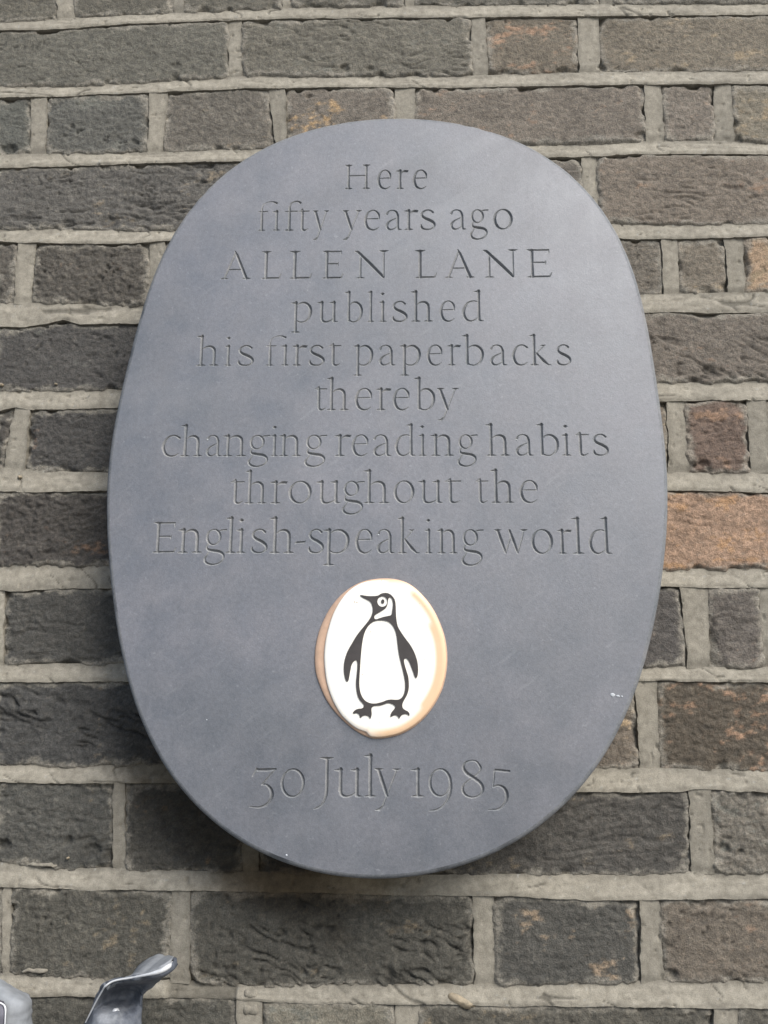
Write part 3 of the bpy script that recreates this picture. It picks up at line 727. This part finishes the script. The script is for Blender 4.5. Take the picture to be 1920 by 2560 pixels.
# lines: (baseline y at x0, baseline at x1, x-height line y, unit factor, [(glyph, ink left px, ink right px)...])
LINES = [
 ((862, 472.5), (1066, 472), 425.5, [('H',862,925),('e',944,977),('r',990,1021),('e',1033,1067)]),
 ((648, 577), (1280, 573), 525.5, [('F',645,700),('f',711,752),('t',746,773),('y',782,822),('y',856,904),('e',911,949),('a',965,1004),('r',1010,1046),('s',1051,1088),('a',1126,1165),('g',1175,1221),('o',1234,1281)]),
 ((553, 698), (1379, 693), None, [('A',552,627),('L',653,703),('L',723,780),('E',806,858),('N',886,971),('L',1037,1092),('A',1112,1186),('N',1208,1295),('E',1318,1380)]),
 ((729, 806), (1208, 803), 753.5, [('p',727,779),('u',792,845),('b',861,906),('l',918,935),('i',947,966),('s',981,1018),('h',1027,1082),('e',1100,1137),('d',1156,1209)]),
 ((491, 914.5), (1426, 913), 863, [('h',490,547),('i',561,579),('s',595,634),('F',665,722),('r',730,768),('s',773,811),('t',822,853),('p',883,932),('a',948,988),('p',999,1051),('e',1068,1105),('r',1118,1152),('b',1155,1209),('a',1226,1267),('c',1281,1320),('k',1324,1378),('s',1392,1427)]),
 ((788, 1025.5), (1146, 1025), 971, [('t',786,817),('h',816,872),('e',888,929),('r',940,978),('e',983,1023),('b',1035,1087),('y',1092,1147)]),
 ((406, 1141), (1520, 1139), 1087, [('c',405,450),('h',450,506),('a',516,554),('n',556,616),('g',621,674),('i',676,695),('n',697,753),('g',762,817),('r',836,878),('e',880,920),('a',934,978),('d',988,1039),('i',1046,1066),('n',1076,1134),('g',1144,1194),('h',1214,1275),('a',1290,1333),('b',1342,1397),('i',1404,1427),('t',1440,1473),('s',1483,1521)]),
 ((577, 1259), (1343, 1257), 1202.5, [('t',576,610),('h',611,667),('r',675,718),('o',722,778),('u',790,852),('g',856,911),('h',908,974),('o',985,1035),('u',1045,1107),('t',1112,1153),('t',1190,1221),('h',1227,1285),('e',1300,1344)]),
 ((383, 1382), (1529, 1385), 1323.5, [('E',382,441),('n',444,505),('g',511,566),('l',563,589),('i',590,614),('s',628,668),('h',673,735),('-',737,764),('s',771,809),('p',807,873),('e',889,930),('a',943,986),('k',994,1049),('i',1062,1081),('n',1092,1144),('g',1154,1209),('w',1236,1320),('o',1329,1382),('r',1394,1430),('l',1430,1460),('d',1473,1529)]),
 ((626, 1992), (1275, 1992), 1921.5, [('3',625,690),('0',702,761),('J',785,833),('u',835,906),('l',910,940),('y',936,1002),('1',1027,1061),('9',1072,1130),('8',1154,1210),('5',1219,1276)]),
]
CELL = 0.30
def gz(v): return round(v / CELL) * CELL
rects = []; letters = []
for li, (b0, b1, xh, gl) in enumerate(LINES):
    ax, az_ = wall(b0[0], b0[1], YF); bx, bz = wall(b1[0], b1[1], YF)
    if xh is None:
        _, top = wall((b0[0] + b1[0]) / 2, 626.5, YF); unit = (float(top) - (az_ + bz) / 2) / K_
    else:
        _, top = wall((b0[0] + b1[0]) / 2, xh, YF); unit = float(top) - (az_ + bz) / 2
    for ch, l, r_ in gl:
        pyb = b0[1] + (b1[1] - b0[1]) * (l - b0[0]) / (b1[0] - b0[0])
        xl, zl = wall(l, pyb - 20, YF); xr, zr = wall(r_, pyb - 20, YF)
        base = az_ + (bz - az_) * (xl - ax) / (bx - ax)
        fl = GF[ch]; g0, g1_ = bbox(fl)
        sx = (xr - xl) / (g1_ - g0)
        st = [np.stack([xl + (s[:, 0] - g0) * sx, base + s[:, 1] * unit, s[:, 2] * unit * (.5 + .5 * min(1.15, max(.8, sx / unit)))], 1) for s in fl]
        letters.append((li, ch, st))
    xs0, _ = wall(b0[0] - 22, b0[1], YF); xs1, _ = wall(b1[0] + 22, b1[1], YF)
    lo = min(s[:, 1].min() for _, _, st in letters[-len(gl):] for s in st) - 3; hi_ = max(s[:, 1].max() for _, _, st in letters[-len(gl):] for s in st) + 3
    rects.append((gz(xs0), gz(xs1), gz(lo), gz(hi_)))

def carve(rect_ids):
    """staircase zone made of the lines' rectangles: returns hole outline, flat cells mesh, letters' meshes"""
    rs = [rects[i] for i in rect_ids]
    x0 = min(r_[0] for r_ in rs); x1 = max(r_[1] for r_ in rs); z0 = min(r_[2] for r_ in rs); z1 = max(r_[3] for r_ in rs)
    nx = int(round((x1 - x0) / CELL)); nz = int(round((z1 - z0) / CELL))
    xs = x0 + np.arange(nx + 1) * CELL; zs = z0 + np.arange(nz + 1) * CELL
    dep = np.zeros((nz + 1, nx + 1), np.float32); own = np.full((nz + 1, nx + 1), -1, np.int32)
    for gi, (li, ch, strokes) in enumerate(letters):
        if li not in rect_ids: continue
        for s in strokes:
            for a_, b_ in zip(s[:-1], s[1:]):
                wm = max(a_[2], b_[2]) / 2 + CELL
                i0 = int((min(a_[0], b_[0]) - wm - x0) / CELL); i1 = int((max(a_[0], b_[0]) + wm - x0) / CELL) + 2
                j0 = int((min(a_[1], b_[1]) - wm - z0) / CELL); j1 = int((max(a_[1], b_[1]) + wm - z0) / CELL) + 2
                i0 = max(i0, 0); j0 = max(j0, 0); i1 = min(i1, nx + 1); j1 = min(j1, nz + 1)
                if i1 <= i0 or j1 <= j0: continue
                Xg, Zg = np.meshgrid(xs[i0:i1], zs[j0:j1])
                dx_, dz_ = b_[0] - a_[0], b_[1] - a_[1]; L2 = dx_ * dx_ + dz_ * dz_ + 1e-9
                tt = np.clip(((Xg - a_[0]) * dx_ + (Zg - a_[1]) * dz_) / L2, 0, 1)
                dd = np.hypot(Xg - a_[0] - tt * dx_, Zg - a_[1] - tt * dz_)
                hw = (a_[2] + (b_[2] - a_[2]) * tt) / 2 * 1.0 + .06
                dp = np.clip(hw - dd, 0, None) * 1.55
                sub = dep[j0:j1, i0:i1]; so = own[j0:j1, i0:i1]
                m_ = dp > sub
                sub[m_] = dp[m_]; so[m_] = gi
    ext = np.zeros((nz, 2), int)
    for j in range(nz):
        zc = z0 + (j + .5) * CELL
        c_ = [r_ for r_ in rs if r_[2] < zc < r_[3]]
        ext[j] = (round((min(r_[0] for r_ in c_) - x0) / CELL), round((max(r_[1] for r_ in c_) - x0) / CELL)) if c_ else (nx // 2, nx // 2 + 1)
    cd = np.maximum.reduce([dep[:-1, :-1], dep[1:, :-1], dep[:-1, 1:], dep[1:, 1:]])
    co_ = np.maximum.reduce([own[:-1, :-1], own[1:, :-1], own[:-1, 1:], own[1:, 1:]])
    groove = cd > .001
    flatF = []
    stride = nx + 1
    for j in range(nz):
        e0, e1 = ext[j]
        g_ = groove[j, e0:e1]
        ch_ = np.flatnonzero(np.diff(np.concatenate([[1], g_.astype(int), [1]])))
        for s_, e_ in zip(ch_[::2], ch_[1::2]):
            a_ = e0 + s_; b_ = e0 + e_
            flatF.append((j * stride + a_, j * stride + b_, (j + 1) * stride + b_, (j + 1) * stride + a_))
    flatF = np.array(flatF)
    Xg, Zg = np.meshgrid(xs, zs)
    V = np.stack([Xg, YF + dep, Zg], -1).reshape(-1, 3)
    jj, ii = np.nonzero(groove)
    gF = np.stack([jj * stride + ii, jj * stride + ii + 1, (jj + 1) * stride + ii + 1, (jj + 1) * stride + ii], -1)
    gO = co_[jj, ii]
    out = []; j = 0
    left = []; right = []
    while j < nz:
        k = j
        while k + 1 < nz and (ext[k + 1] == ext[j]).all(): k += 1
        xa, xb = x0 + ext[j][0] * CELL, x0 + ext[j][1] * CELL; za, zb_ = z0 + j * CELL, z0 + (k + 1) * CELL
        right += [(xb, za), (xb, zb_)]; left += [(xa, za), (xa, zb_)]
        j = k + 1
    outline = right + left[::-1]
    return outline, V, flatF, gF, gO

def compact(V, F):
    u_, inv_ = np.unique(F.ravel(), return_inverse=True)
    return V[u_], inv_.reshape(F.shape)

zones = [carve(list(range(9))), carve([9])]
# ---- slab: filled face (with openings for the carved zones), rounded arris, edge and back
def fill2d(loops):
    """fill of nested outlines -> (verts xz, tris/polys) via a filled 2D curve"""
    cu = bpy.data.curves.new('tmp', 'CURVE'); cu.dimensions = '2D'; cu.fill_mode = 'BOTH'
    for lp in loops:
        sp_ = cu.splines.new('POLY'); sp_.points.add(len(lp) - 1)
        for p_, (x, z) in zip(sp_.points, lp): p_.co = (x, z, 0, 1)
        sp_.use_cyclic_u = True
    ob = bpy.data.objects.new('tmp', cu); C.objects.link(ob)
    dg = bpy.context.evaluated_depsgraph_get()
    me = bpy.data.meshes.new_from_object(ob.evaluated_get(dg))
    V = np.empty(len(me.vertices) * 3); me.vertices.foreach_get('co', V); V = V.reshape(-1, 3)
    me.calc_loop_triangles()
    T = np.empty(len(me.loop_triangles) * 3, np.int32); me.loop_triangles.foreach_get('vertices', T)
    bpy.data.objects.remove(ob); bpy.data.curves.remove(cu); bpy.data.meshes.remove(me)
    return V[:, :2], T.reshape(-1, 3)

BEV = 3.2
prof = [(BEV, 0.0)] + [(BEV * (1 - math.sin(q)), BEV * (1 - math.cos(q))) for q in np.linspace(0, math.pi / 2, 7)[1:]] + [(0.0, TH - 1.5), (1.5, TH)]
rings = []
nick = .9 * sst(.66, .82, fbm(np.cos(t) * 40 + 50, np.sin(t) * 40 + 50, 4, 3)) + .35 * fbm(np.cos(t) * 90 + 99, np.sin(t) * 90 + 99, 6, 2)
for ri_, (ins, dy) in enumerate(prof):
    if 0 < ri_ < 6: ins = ins + nick * (1 - abs(ri_ - 3) / 3.5); dy = dy + nick * .6
    rings.append(np.stack([PX - NX * ins, np.full_like(PX, YF + dy), PZ - NZ * ins], -1))
SCL = 1.0
loops = [np.stack([rings[0][:, 0], rings[0][:, 2]], 1)] + [z[0] for z in zones]
fv, ft = fill2d([[(p_[0], p_[1]) for p_ in lp] for lp in loops])
Vs = [np.stack([fv[:, 0], np.full(len(fv), YF), fv[:, 1]], -1)]
# orient triangles towards the viewer (-Y)
def orient(V, T):
    a_, b_, c_ = V[T[:, 0]], V[T[:, 1]], V[T[:, 2]]
    cr_ = (b_[:, 0] - a_[:, 0]) * (c_[:, 2] - a_[:, 2]) - (b_[:, 2] - a_[:, 2]) * (c_[:, 0] - a_[:, 0])
    T = T.copy(); m_ = cr_ < 0; T[m_] = T[m_][:, ::-1]; return T
ft = orient(Vs[0], ft)
Fs = [np.concatenate([ft, ft[:, 2:3]], 1)]      # placeholder quads, rebuilt below
nV = len(fv)
polyV = [Vs[0]]; polyF = [tuple(int(q) for q in f) for f in ft]
for z in zones:
    v_, f_ = compact(z[1], z[2]); v_ = v_.copy(); v_[:, 1] = YF
    polyF += [tuple(int(q) + nV for q in f) for f in f_]
    polyV.append(v_); nV += len(v_)
n = len(PX); k = np.arange(n); k2 = (k + 1) % n
start = nV
for rg in rings: polyV.append(rg); nV += n
for i in range(len(rings) - 1):
    a_ = start + i * n; b_ = a_ + n
    polyF += [(int(a_ + p_), int(b_ + p_), int(b_ + q_), int(a_ + q_)) for p_, q_ in zip(k, k2)]
polyF.append(tuple(int(start + (len(rings) - 1) * n + p_) for p_ in k))
me = bpy.data.meshes.new('slab')
me.from_pydata(to_m(np.concatenate(polyV)).tolist(), [], polyF)
me.polygons.foreach_set('use_smooth', np.full(len(me.polygons), True))
me.update()
# the flat face keeps its flat normal
fl_ = np.ones(len(me.polygons), bool)
nflat = len(ft) + sum(len(z[2]) for z in zones)
fl_[:nflat] = False
me.polygons.foreach_set('use_smooth', fl_)
me.materials.append(M_slate); me.materials.append(M_edge)
me.polygons.foreach_set('material_index', np.where(fl_, 1, 0).astype(np.int32))
link('slab', me, None, plaque)
NUM = set('301985')
for z in zones:
    _, V, _, gF, gO = z
    for gi in np.unique(gO):
        if gi < 0: continue
        v_, f_ = compact(V, gF[gO == gi])
        li, ch, _s = letters[gi]
        nm = 'carved_numeral' if ch in NUM else 'carved_hyphen' if ch == '-' else 'carved_letter'
        link(nm, mesh_np(nm, to_m(v_), f_, True), M_cut, plaque)

# fixing spacers hidden behind the slab
for sx_ in (-1, 1):
    for sz_ in (-1, 1):
        q = np.linspace(0, 2 * np.pi, 13)[:-1]
        xx = c0x + sx_ * 110 + 9 * np.cos(q); zz = c0z + sz_ * 170 + 9 * np.sin(q)
        V = np.concatenate([np.stack([xx, np.full(12, YF + TH - .5), zz], -1), np.stack([xx, np.full(12, 6.0), zz], -1)])
        kk = np.arange(12); F = np.stack([kk, kk + 12, (kk + 1) % 12 + 12, (kk + 1) % 12], -1)
        link('fixing_stud', mesh_np('fixing_stud', to_m(V), F), M_iron, plaque)

# ---- penguin disc
ZS = 1659 / 420.0
def zp(pts, Y):
    a_ = np.array(pts, float); return wall(740 + a_[:, 0] / ZS, 1400 + a_[:, 1] / ZS, Y)
def closed(P_, n=6):
    P_ = np.array(P_, float); out = []; L = len(P_)
    for i in range(L):
        p0, p1, p2, p3 = P_[i - 1], P_[i], P_[(i + 1) % L], P_[(i + 2) % L]
        for s in np.arange(n) / n:
            out.append(.5 * ((2 * p1) + (-p0 + p2) * s + (2 * p0 - 5 * p1 + 4 * p2 - p3) * s * s + (-p0 + 3 * p1 - 3 * p2 + p3) * s ** 3))
    return np.array(out)
BACKO = [(184,1000),(192,860),(228,700),(300,535),(372,425),(455,335),(560,258),(690,203),(850,181),(1000,192),(1130,242),(1250,345),(1350,475),(1425,625),(1475,780),(1495,950),(1485,1110),(1450,1260),(1385,1400),(1290,1535),(1170,1645),(1030,1722),(900,1755),(800,1764),(740,1758),(650,1722),(540,1650),(420,1540),(310,1400),(235,1240),(197,1120)]
PLATE = [(278,960),(290,810),(316,690),(362,545),(430,415),(515,312),(620,240),(735,205),(860,196),(1000,206),(1125,254),(1240,352),(1338,480),(1412,628),(1461,780),(1481,950),(1471,1108),(1437,1255),(1373,1393),(1281,1524),(1163,1632),(1028,1708),(900,1742),(800,1750),(738,1742),(712,1722),(690,1700),(600,1664),(520,1604),(440,1520),(370,1400),(320,1270),(292,1140)]
def plate(name, pts, Y0, thick, bev, M, parent, colf=None, dome=0.0):
    X, Z = zp(pts, Y0); P_ = closed(np.stack([X, Z], 1))
    n_ = len(P_); cxx, czz = P_.mean(0)
    tx_ = np.roll(P_, -1, 0) - np.roll(P_, 1, 0); l_ = np.hypot(*tx_.T)[:, None]
    nn_ = np.stack([tx_[:, 1], -tx_[:, 0]], 1) / l_
    ar = .5 * np.sum(P_[:, 0] * np.roll(P_[:, 1], -1) - P_[:, 1] * np.roll(P_[:, 0], -1))
    if ar < 0: P_ = P_[::-1]; nn_ = -nn_[::-1] * -1
    nn_ = P_ - np.array([cxx, czz]); nn_ /= np.hypot(*nn_.T)[:, None]
    rg = [np.stack([P_[:, 0], np.full(n_, Y0 + thick), P_[:, 1]], 1), np.stack([P_[:, 0], np.full(n_, Y0 + bev), P_[:, 1]], 1)]
    q = P_ - nn_ * bev; rg.append(np.stack([q[:, 0], np.full(n_, Y0), q[:, 1]], 1))
    fr = np.array([cxx, czz])
    for s in np.linspace(1, 0, 18)[1:-1]:
        qq = fr + (q - fr) * s; rg.append(np.stack([qq[:, 0], np.full(n_, Y0 - dome * (1 - s * s)), qq[:, 1]], 1))
    V = np.concatenate(rg + [np.array([[cxx, Y0 - dome, czz]])]); F = []
    kk = np.arange(n_); k2_ = (kk + 1) % n_
    for i in range(len(rg) - 1):
        F.append(np.stack([i * n_ + kk, i * n_ + k2_, (i + 1) * n_ + k2_, (i + 1) * n_ + kk], 1))
    F = [tuple(map(int, f)) for f in np.concatenate(F)] + [(int((len(rg) - 1) * n_ + a_), int((len(rg) - 1) * n_ + b_), len(V) - 1) for a_, b_ in zip(kk, k2_)]
    me = bpy.data.meshes.new(name); me.from_pydata(to_m(V).tolist(), [], F); me.update()
    me.polygons.foreach_set('use_smooth', np.arange(len(F)) >= 2 * n_)
    if colf is not None:
        ca = me.color_attributes.new('col', 'FLOAT_COLOR', 'POINT'); c4 = np.ones((len(V), 4), np.float32)
        c4[:, :3] = colf(V[:, 0], V[:, 2]); ca.data.foreach_set('color', c4.ravel())
    return link(name, me, M, parent)
plate('disc_backing', BACKO, YF - 1.2, 2.2, .6, M_bronze, plaque)
exs, ezs = zp([(845, 950), (1390, 950), (845, 205)], YF)
def plate_col(X, Z):
    # blown-out sky reflection painted white, fading to peach metal at right and lower right
    u_ = (X - exs[0]) / (exs[1] - exs[0]); v_ = (Z - ezs[0]) / (ezs[2] - ezs[0])
    rr_ = np.hypot(u_, v_ * np.where(v_ < 0, 1.03, .97)) + .012 * (fbm(X / 4, Z / 4, 5, 3) - .5)
    f = sst(.958, .976, rr_) * sst(-.55, .15, u_)
    low = sst(-.82, -1.0, v_) * .3
    f = np.clip(np.maximum(f, low), 0, 1)[:, None]
    return (1 - f) * np.array([.86, .835, .77]) + f * np.array([.72, .50, .32])
disc = plate('disc_plate', PLATE, YF - 2.6, 1.6, .5, M_plate, plaque, plate_col)

BODY = [(633,350),(650,346),(700,354),(760,356),(810,350),(840,332),(880,324),(920,332),(950,355),(972,385),(982,420),(986,480),(988,540),(994,600),(1008,660),(1040,715),(1085,780),(1130,840),(1158,890),(1180,940),(1200,1010),(1206,1080),(1203,1130),(1195,1157),(1185,1166),(1172,1150),(1160,1115),(1140,1060),(1120,1010),(1105,985),(1085,970),(1070,980),(1067,1000),(1075,1040),(1090,1090),(1108,1150),(1115,1220),(1112,1280),(1095,1335),(1070,1380),(1055,1410),(1050,1440),(1058,1465),(1080,1482),(1105,1495),(1120,1515),(1121,1535),(1114,1536),(1095,1522),(1070,1522),(1045,1532),(1030,1550),(1018,1568),(1010,1550),(990,1535),(965,1535),(945,1546),(933,1545),(938,1515),(955,1490),(975,1465),(978,1445),(960,1428),(930,1416),(905,1414),(870,1425),(835,1436),(790,1440),(765,1445),(748,1460),(745,1485),(748,1520),(742,1550),(733,1568),(725,1555),(710,1540),(690,1535),(665,1538),(650,1548),(637,1560),(630,1545),(622,1525),(600,1512),(575,1516),(562,1512),(570,1495),(590,1478),(620,1468),(650,1465),(668,1450),(668,1430),(655,1412),(632,1385),(612,1350),(598,1290),(593,1220),(598,1150),(605,1080),(606,1020),(600,995),(588,990),(568,1005),(550,1035),(540,1075),(530,1130),(522,1175),(515,1195),(505,1201),(493,1190),(482,1155),(473,1100),(474,1030),(488,960),(515,890),(555,820),(600,745),(650,680),(700,620),(735,570),(752,530),(758,490),(752,450),(735,415),(700,390),(665,375)]
CHEEK = [(925,368),(945,380),(955,410),(957,450),(950,500),(942,540),(910,552),(870,560),(830,572),(795,584),(778,580),(773,560),(785,540),(815,522),(855,498),(885,475),(900,450),(907,415),(912,385)]
BELLY = [(840,596),(880,600),(920,615),(955,650),(980,700),(995,760),(1005,850),(1015,920),(1030,990),(1050,1070),(1068,1150),(1078,1220),(1075,1290),(1055,1345),(1025,1373),(990,1380),(940,1377),(900,1382),(860,1398),(810,1412),(760,1417),(710,1405),(670,1375),(640,1320),(627,1250),(626,1180),(632,1080),(640,960),(650,850),(668,750),(695,680),(740,625),(790,600)]
EYE_O = [(853 + 49 * math.cos(q), 410 + 51 * math.sin(q)) for q in np.linspace(0, 2 * math.pi, 17)[:-1]]
PUPIL = [(857 + 16 * math.cos(q), 409 + 22 * math.sin(q)) for q in np.linspace(0, 2 * math.pi, 13)[:-1]]
YP = YF - 3.1
lps = []
for pts, s in ((BODY, 4), (CHEEK, 4), (BELLY, 4), (EYE_O, 3), (PUPIL, 3)):
    X, Z = zp(pts, YP); lps.append(closed(np.stack([X, Z], 1), s))
def flatshape(name, loops_, Y0, thick, M, parent):
    fv_, ft_ = fill2d([[(a_, b_) for a_, b_ in lp] for lp in loops_])
    V = np.stack([fv_[:, 0], np.full(len(fv_), Y0), fv_[:, 1]], -1)
    ft_ = orient(V, ft_)
    Vp = [V]; Fp = [tuple(map(int, f)) for f in ft_]; off = len(V)
    for lp in loops_:
        n_ = len(lp)
        Vp += [np.stack([lp[:, 0], np.full(n_, Y0), lp[:, 1]], 1), np.stack([lp[:, 0], np.full(n_, Y0 + thick), lp[:, 1]], 1)]
        Fp += [(off + i, off + (i + 1) % n_, off + n_ + (i + 1) % n_, off + n_ + i) for i in range(n_)]
        off += 2 * n_
    me = bpy.data.meshes.new(name); me.from_pydata(to_m(np.concatenate(Vp)).tolist(), [], Fp); me.update()
    return link(name, me, M, parent)
pg = flatshape('penguin_emblem', lps, YP, .9, M_ink, disc)

# paint flecks on the slate
def fleck(px, py, rx, rz, rot=0):
    return blob('paint_fleck', px, py, rx, rz, .35, M_chalk, plaque, YF - .05, int(px) % 17, rot)
fleck(1531, 1738, 1.7, 1.4); fleck(1545, 1740, 1.5, .6, -.1); fleck(1555, 1741, .8, .5)
for px, py, q in [(517, 1800, .45), (716, 2138, .7), (1292, 1100, .5), (519, 1099, .6), (946, 1337, .6)]:
    fleck(px, py, q, q * .9)

# ------------------------------------------------------------------ lead-coloured iron leaves in front of the wall, lower left
def leaf_grid(rows, name, thick, M, parent=None, lv=2):
    """rows of (px, py, Y mm) control points"""
    P_ = np.array([[[*np.array(wall(p_[0], p_[1], p_[2])), p_[2]] for p_ in r_] for r_ in rows], float)
    V = np.stack([P_[..., 0], P_[..., 2], P_[..., 1]], -1)
    def res1(A_, n_):
        return np.stack([cat_rom(A_[i], n_) for i in range(len(A_))])
    V = res1(V, 8); V = np.transpose(res1(np.transpose(V, (1, 0, 2)), 8), (1, 0, 2))
    r_, c_ = V.shape[:2]
    du = np.gradient(V, axis=1); dv = np.gradient(V, axis=0); nn_ = np.cross(du, dv); nn_ /= np.linalg.norm(nn_, axis=-1, keepdims=True) + 1e-9
    X_, Z_ = V[..., 0], V[..., 2]
    V = V + nn_ * (4.5 * (ridged(X_ / 16, Z_ / 22, 3, 3) - .6) + 1.5 * (fbm(X_ / 5, Z_ / 5, 4, 3) - .5))[..., None]
    T1 = V + nn_ * thick / 2; T2 = V - nn_ * thick / 2
    idx_ = np.arange(r_ * c_).reshape(r_, c_)
    F1 = np.stack([idx_[:-1, :-1], idx_[:-1, 1:], idx_[1:, 1:], idx_[1:, :-1]], -1).reshape(-1, 4)
    F2 = F1[:, ::-1] + r_ * c_
    rim = np.concatenate([idx_[0, :], idx_[1:, -1], idx_[-1, -2::-1], idx_[-2:0:-1, 0]]); kk = np.roll(rim, -1)
    F3 = np.stack([rim, rim + r_ * c_, kk + r_ * c_, kk], -1)
    Va = np.concatenate([T1.reshape(-1, 3), T2.reshape(-1, 3)])
    o = link(name, mesh_np(name, to_m(Va), np.concatenate([F1, F2, F3]), True), M, parent)
    return o
def tube(name, pts, rad, M, parent):
    P_ = np.array([[*np.array(wall(p_[0], p_[1], p_[2])), p_[2], p_[3]] for p_ in pts], float)
    P_ = cat_rom(np.stack([P_[:, 0], P_[:, 2], P_[:, 1], P_[:, 3]], 1), 6)
    Cc = P_[:, :3]; rd = P_[:, 3] * rad; tg = np.gradient(Cc, axis=0); tg /= np.linalg.norm(tg, axis=1, keepdims=True)
    s = np.cross(tg, [0, 1, 0]); s /= np.linalg.norm(s, axis=1, keepdims=True) + 1e-9; u_ = np.cross(s, tg)
    q = np.linspace(0, 2 * np.pi, 9)[:-1]
    V = Cc[:, None] + (s[:, None] * np.cos(q)[None, :, None] + u_[:, None] * np.sin(q)[None, :, None]) * rd[:, None, None]
    n_ = len(Cc); idx_ = np.arange(n_ * 8).reshape(n_, 8); nx_ = np.roll(idx_, -1, 1)
    F = np.stack([idx_[:-1], nx_[:-1], nx_[1:], idx_[1:]], -1).reshape(-1, 4)
    return link(name, mesh_np(name, to_m(V.reshape(-1, 3)), F, True), M, parent)

lx, lz = wall(285, 2700, -60)
leaf = empty('iron_leaf', (0, 0, 0))
tag(leaf, 'dark grey iron leaf with curled tip and pale edge, in front of the bricks', 'ironwork', 'iron leaves at the foot of the wall')
rows = [
 [(170,2760,-50),(215,2760,-62),(290,2760,-66),(352,2760,-58),(354,2760,-56),(356,2760,-54),(358,2760,-52)],
 [(190,2640,-52),(228,2640,-64),(295,2640,-68),(350,2640,-58),(352,2640,-56),(353,2640,-54),(354,2640,-52)],
 [(214,2556,-58),(250,2553,-70),(305,2550,-64),(348,2550,-56),(350,2550,-54),(351,2550,-52),(352,2550,-50)],
 [(238,2508,-62),(272,2502,-50),(320,2502,-44),(350,2496,-50),(352,2492,-51),(354,2488,-50),(356,2484,-49)],
 [(255,2478,-70),(284,2470,-56),(328,2466,-50),(358,2462,-54),(370,2460,-57),(384,2456,-56),(395,2450,-55)],
 [(262,2467,-74),(286,2455,-74),(330,2449,-75),(364,2443,-78),(396,2438,-80),(420,2427,-78),(434,2410,-72)],
 [(264,2464,-73),(287,2450,-73),(330,2442,-76),(366,2435,-80),(400,2426,-82),(425,2412,-78),(436,2403,-70)],
 [(268,2462,-66),(292,2449,-62),(330,2440,-62),(360,2424,-62),(394,2412,-60),(420,2403,-58),(434,2400,-62)],
 [(272,2460,-58),(298,2448,-50),(328,2438,-38),(350,2412,-30),(382,2393,-26),(414,2391,-32),(432,2398,-52)],
]
leaf_grid(rows[:7], 'leaf_blade', 2.2, M_iron, leaf)
M_lobe = simple('weathered_grey_paint_lit', (.21, .222, .235), .8, 0, .35, 60, .25, .4)  # paler copy of the leaf paint: sky light on upturned faces, in the colour
leaf_grid(rows[6:], 'leaf_tip', 2.0, M_lobe, leaf)
tube('pale_edge', [(214,2556,-60,.5),(238,2508,-66,.6),(255,2478,-72,.6),(264,2465,-76,.7),(286,2452,-76,.7),(330,2444,-78,.8),(366,2437,-82,1.0),(398,2429,-84,1.7),(420,2417,-82,1.9),(433,2405,-75,.8)], .85, M_rim, leaf)
blob('rivet', 290, 2527, 2.4, 1.7, 1.5, M_rim, leaf, -62, 5)
blob('weld_bead', 262, 2540, 9, 4.5, 6, M_iron, leaf, -58, 7, .35)
leaf2 = empty('iron_leaf', (0, 0, 0))
tag(leaf2, 'pale grey rounded iron leaf cut off by the lower left corner of the photo', 'ironwork', 'iron leaves at the foot of the wall')
rows = [
 [(-90,2760,-60),(-40,2760,-70),(10,2760,-74),(50,2760,-70),(72,2760,-60)],
 [(-90,2620,-60),(-40,2620,-72),(10,2620,-76),(52,2620,-72),(74,2620,-60)],
 [(-90,2560,-60),(-40,2560,-72),(10,2558,-77),(54,2555,-72),(75,2552,-60)],
 [(-85,2510,-60),(-40,2512,-72),(14,2515,-77),(54,2514,-72),(75,2514,-58)],
 [(-80,2470,-58),(-40,2476,-70),(8,2492,-74),(46,2500,-68),(70,2500,-54)],
 [(-80,2445,-50),(-40,2445,-60),(2,2463,-62),(36,2482,-56),(62,2490,-44)],
 [(-80,2440,-40),(-40,2440,-44),(4,2461,-46),(34,2480,-42),(58,2488,-36)],
]
leaf_grid(rows, 'leaf_blade', 2.4, M_lobe, leaf2)
rows = [[(-60,2760,-84),(-25,2760,-88),(8,2760,-84)], [(-60,2600,-84),(-25,2600,-88),(9,2600,-84)], [(-60,2530,-82),(-25,2530,-88),(11,2530,-84)], [(-60,2505,-78),(-25,2503,-84),(4,2512,-80)]]
leaf_grid(rows, 'inner_leaf', 2.0, simple('dark_violet_grey_paint', (.10, .098, .12), .6, .3, .5, 60, .2, .2), leaf2)
tube('pale_edge', [(-40,2503,-86,1),(-10,2505,-86,1),(6,2510,-85,1.2),(13,2520,-86,1.3),(13,2545,-87,1.0),(10,2600,-87,1.0),(9,2700,-87,1.0)], .45, M_rim, leaf2)
print('objects', len(bpy.data.objects), 'tris', sum(len(m_.loops) - 2 * len(m_.polygons) for m_ in bpy.data.meshes))
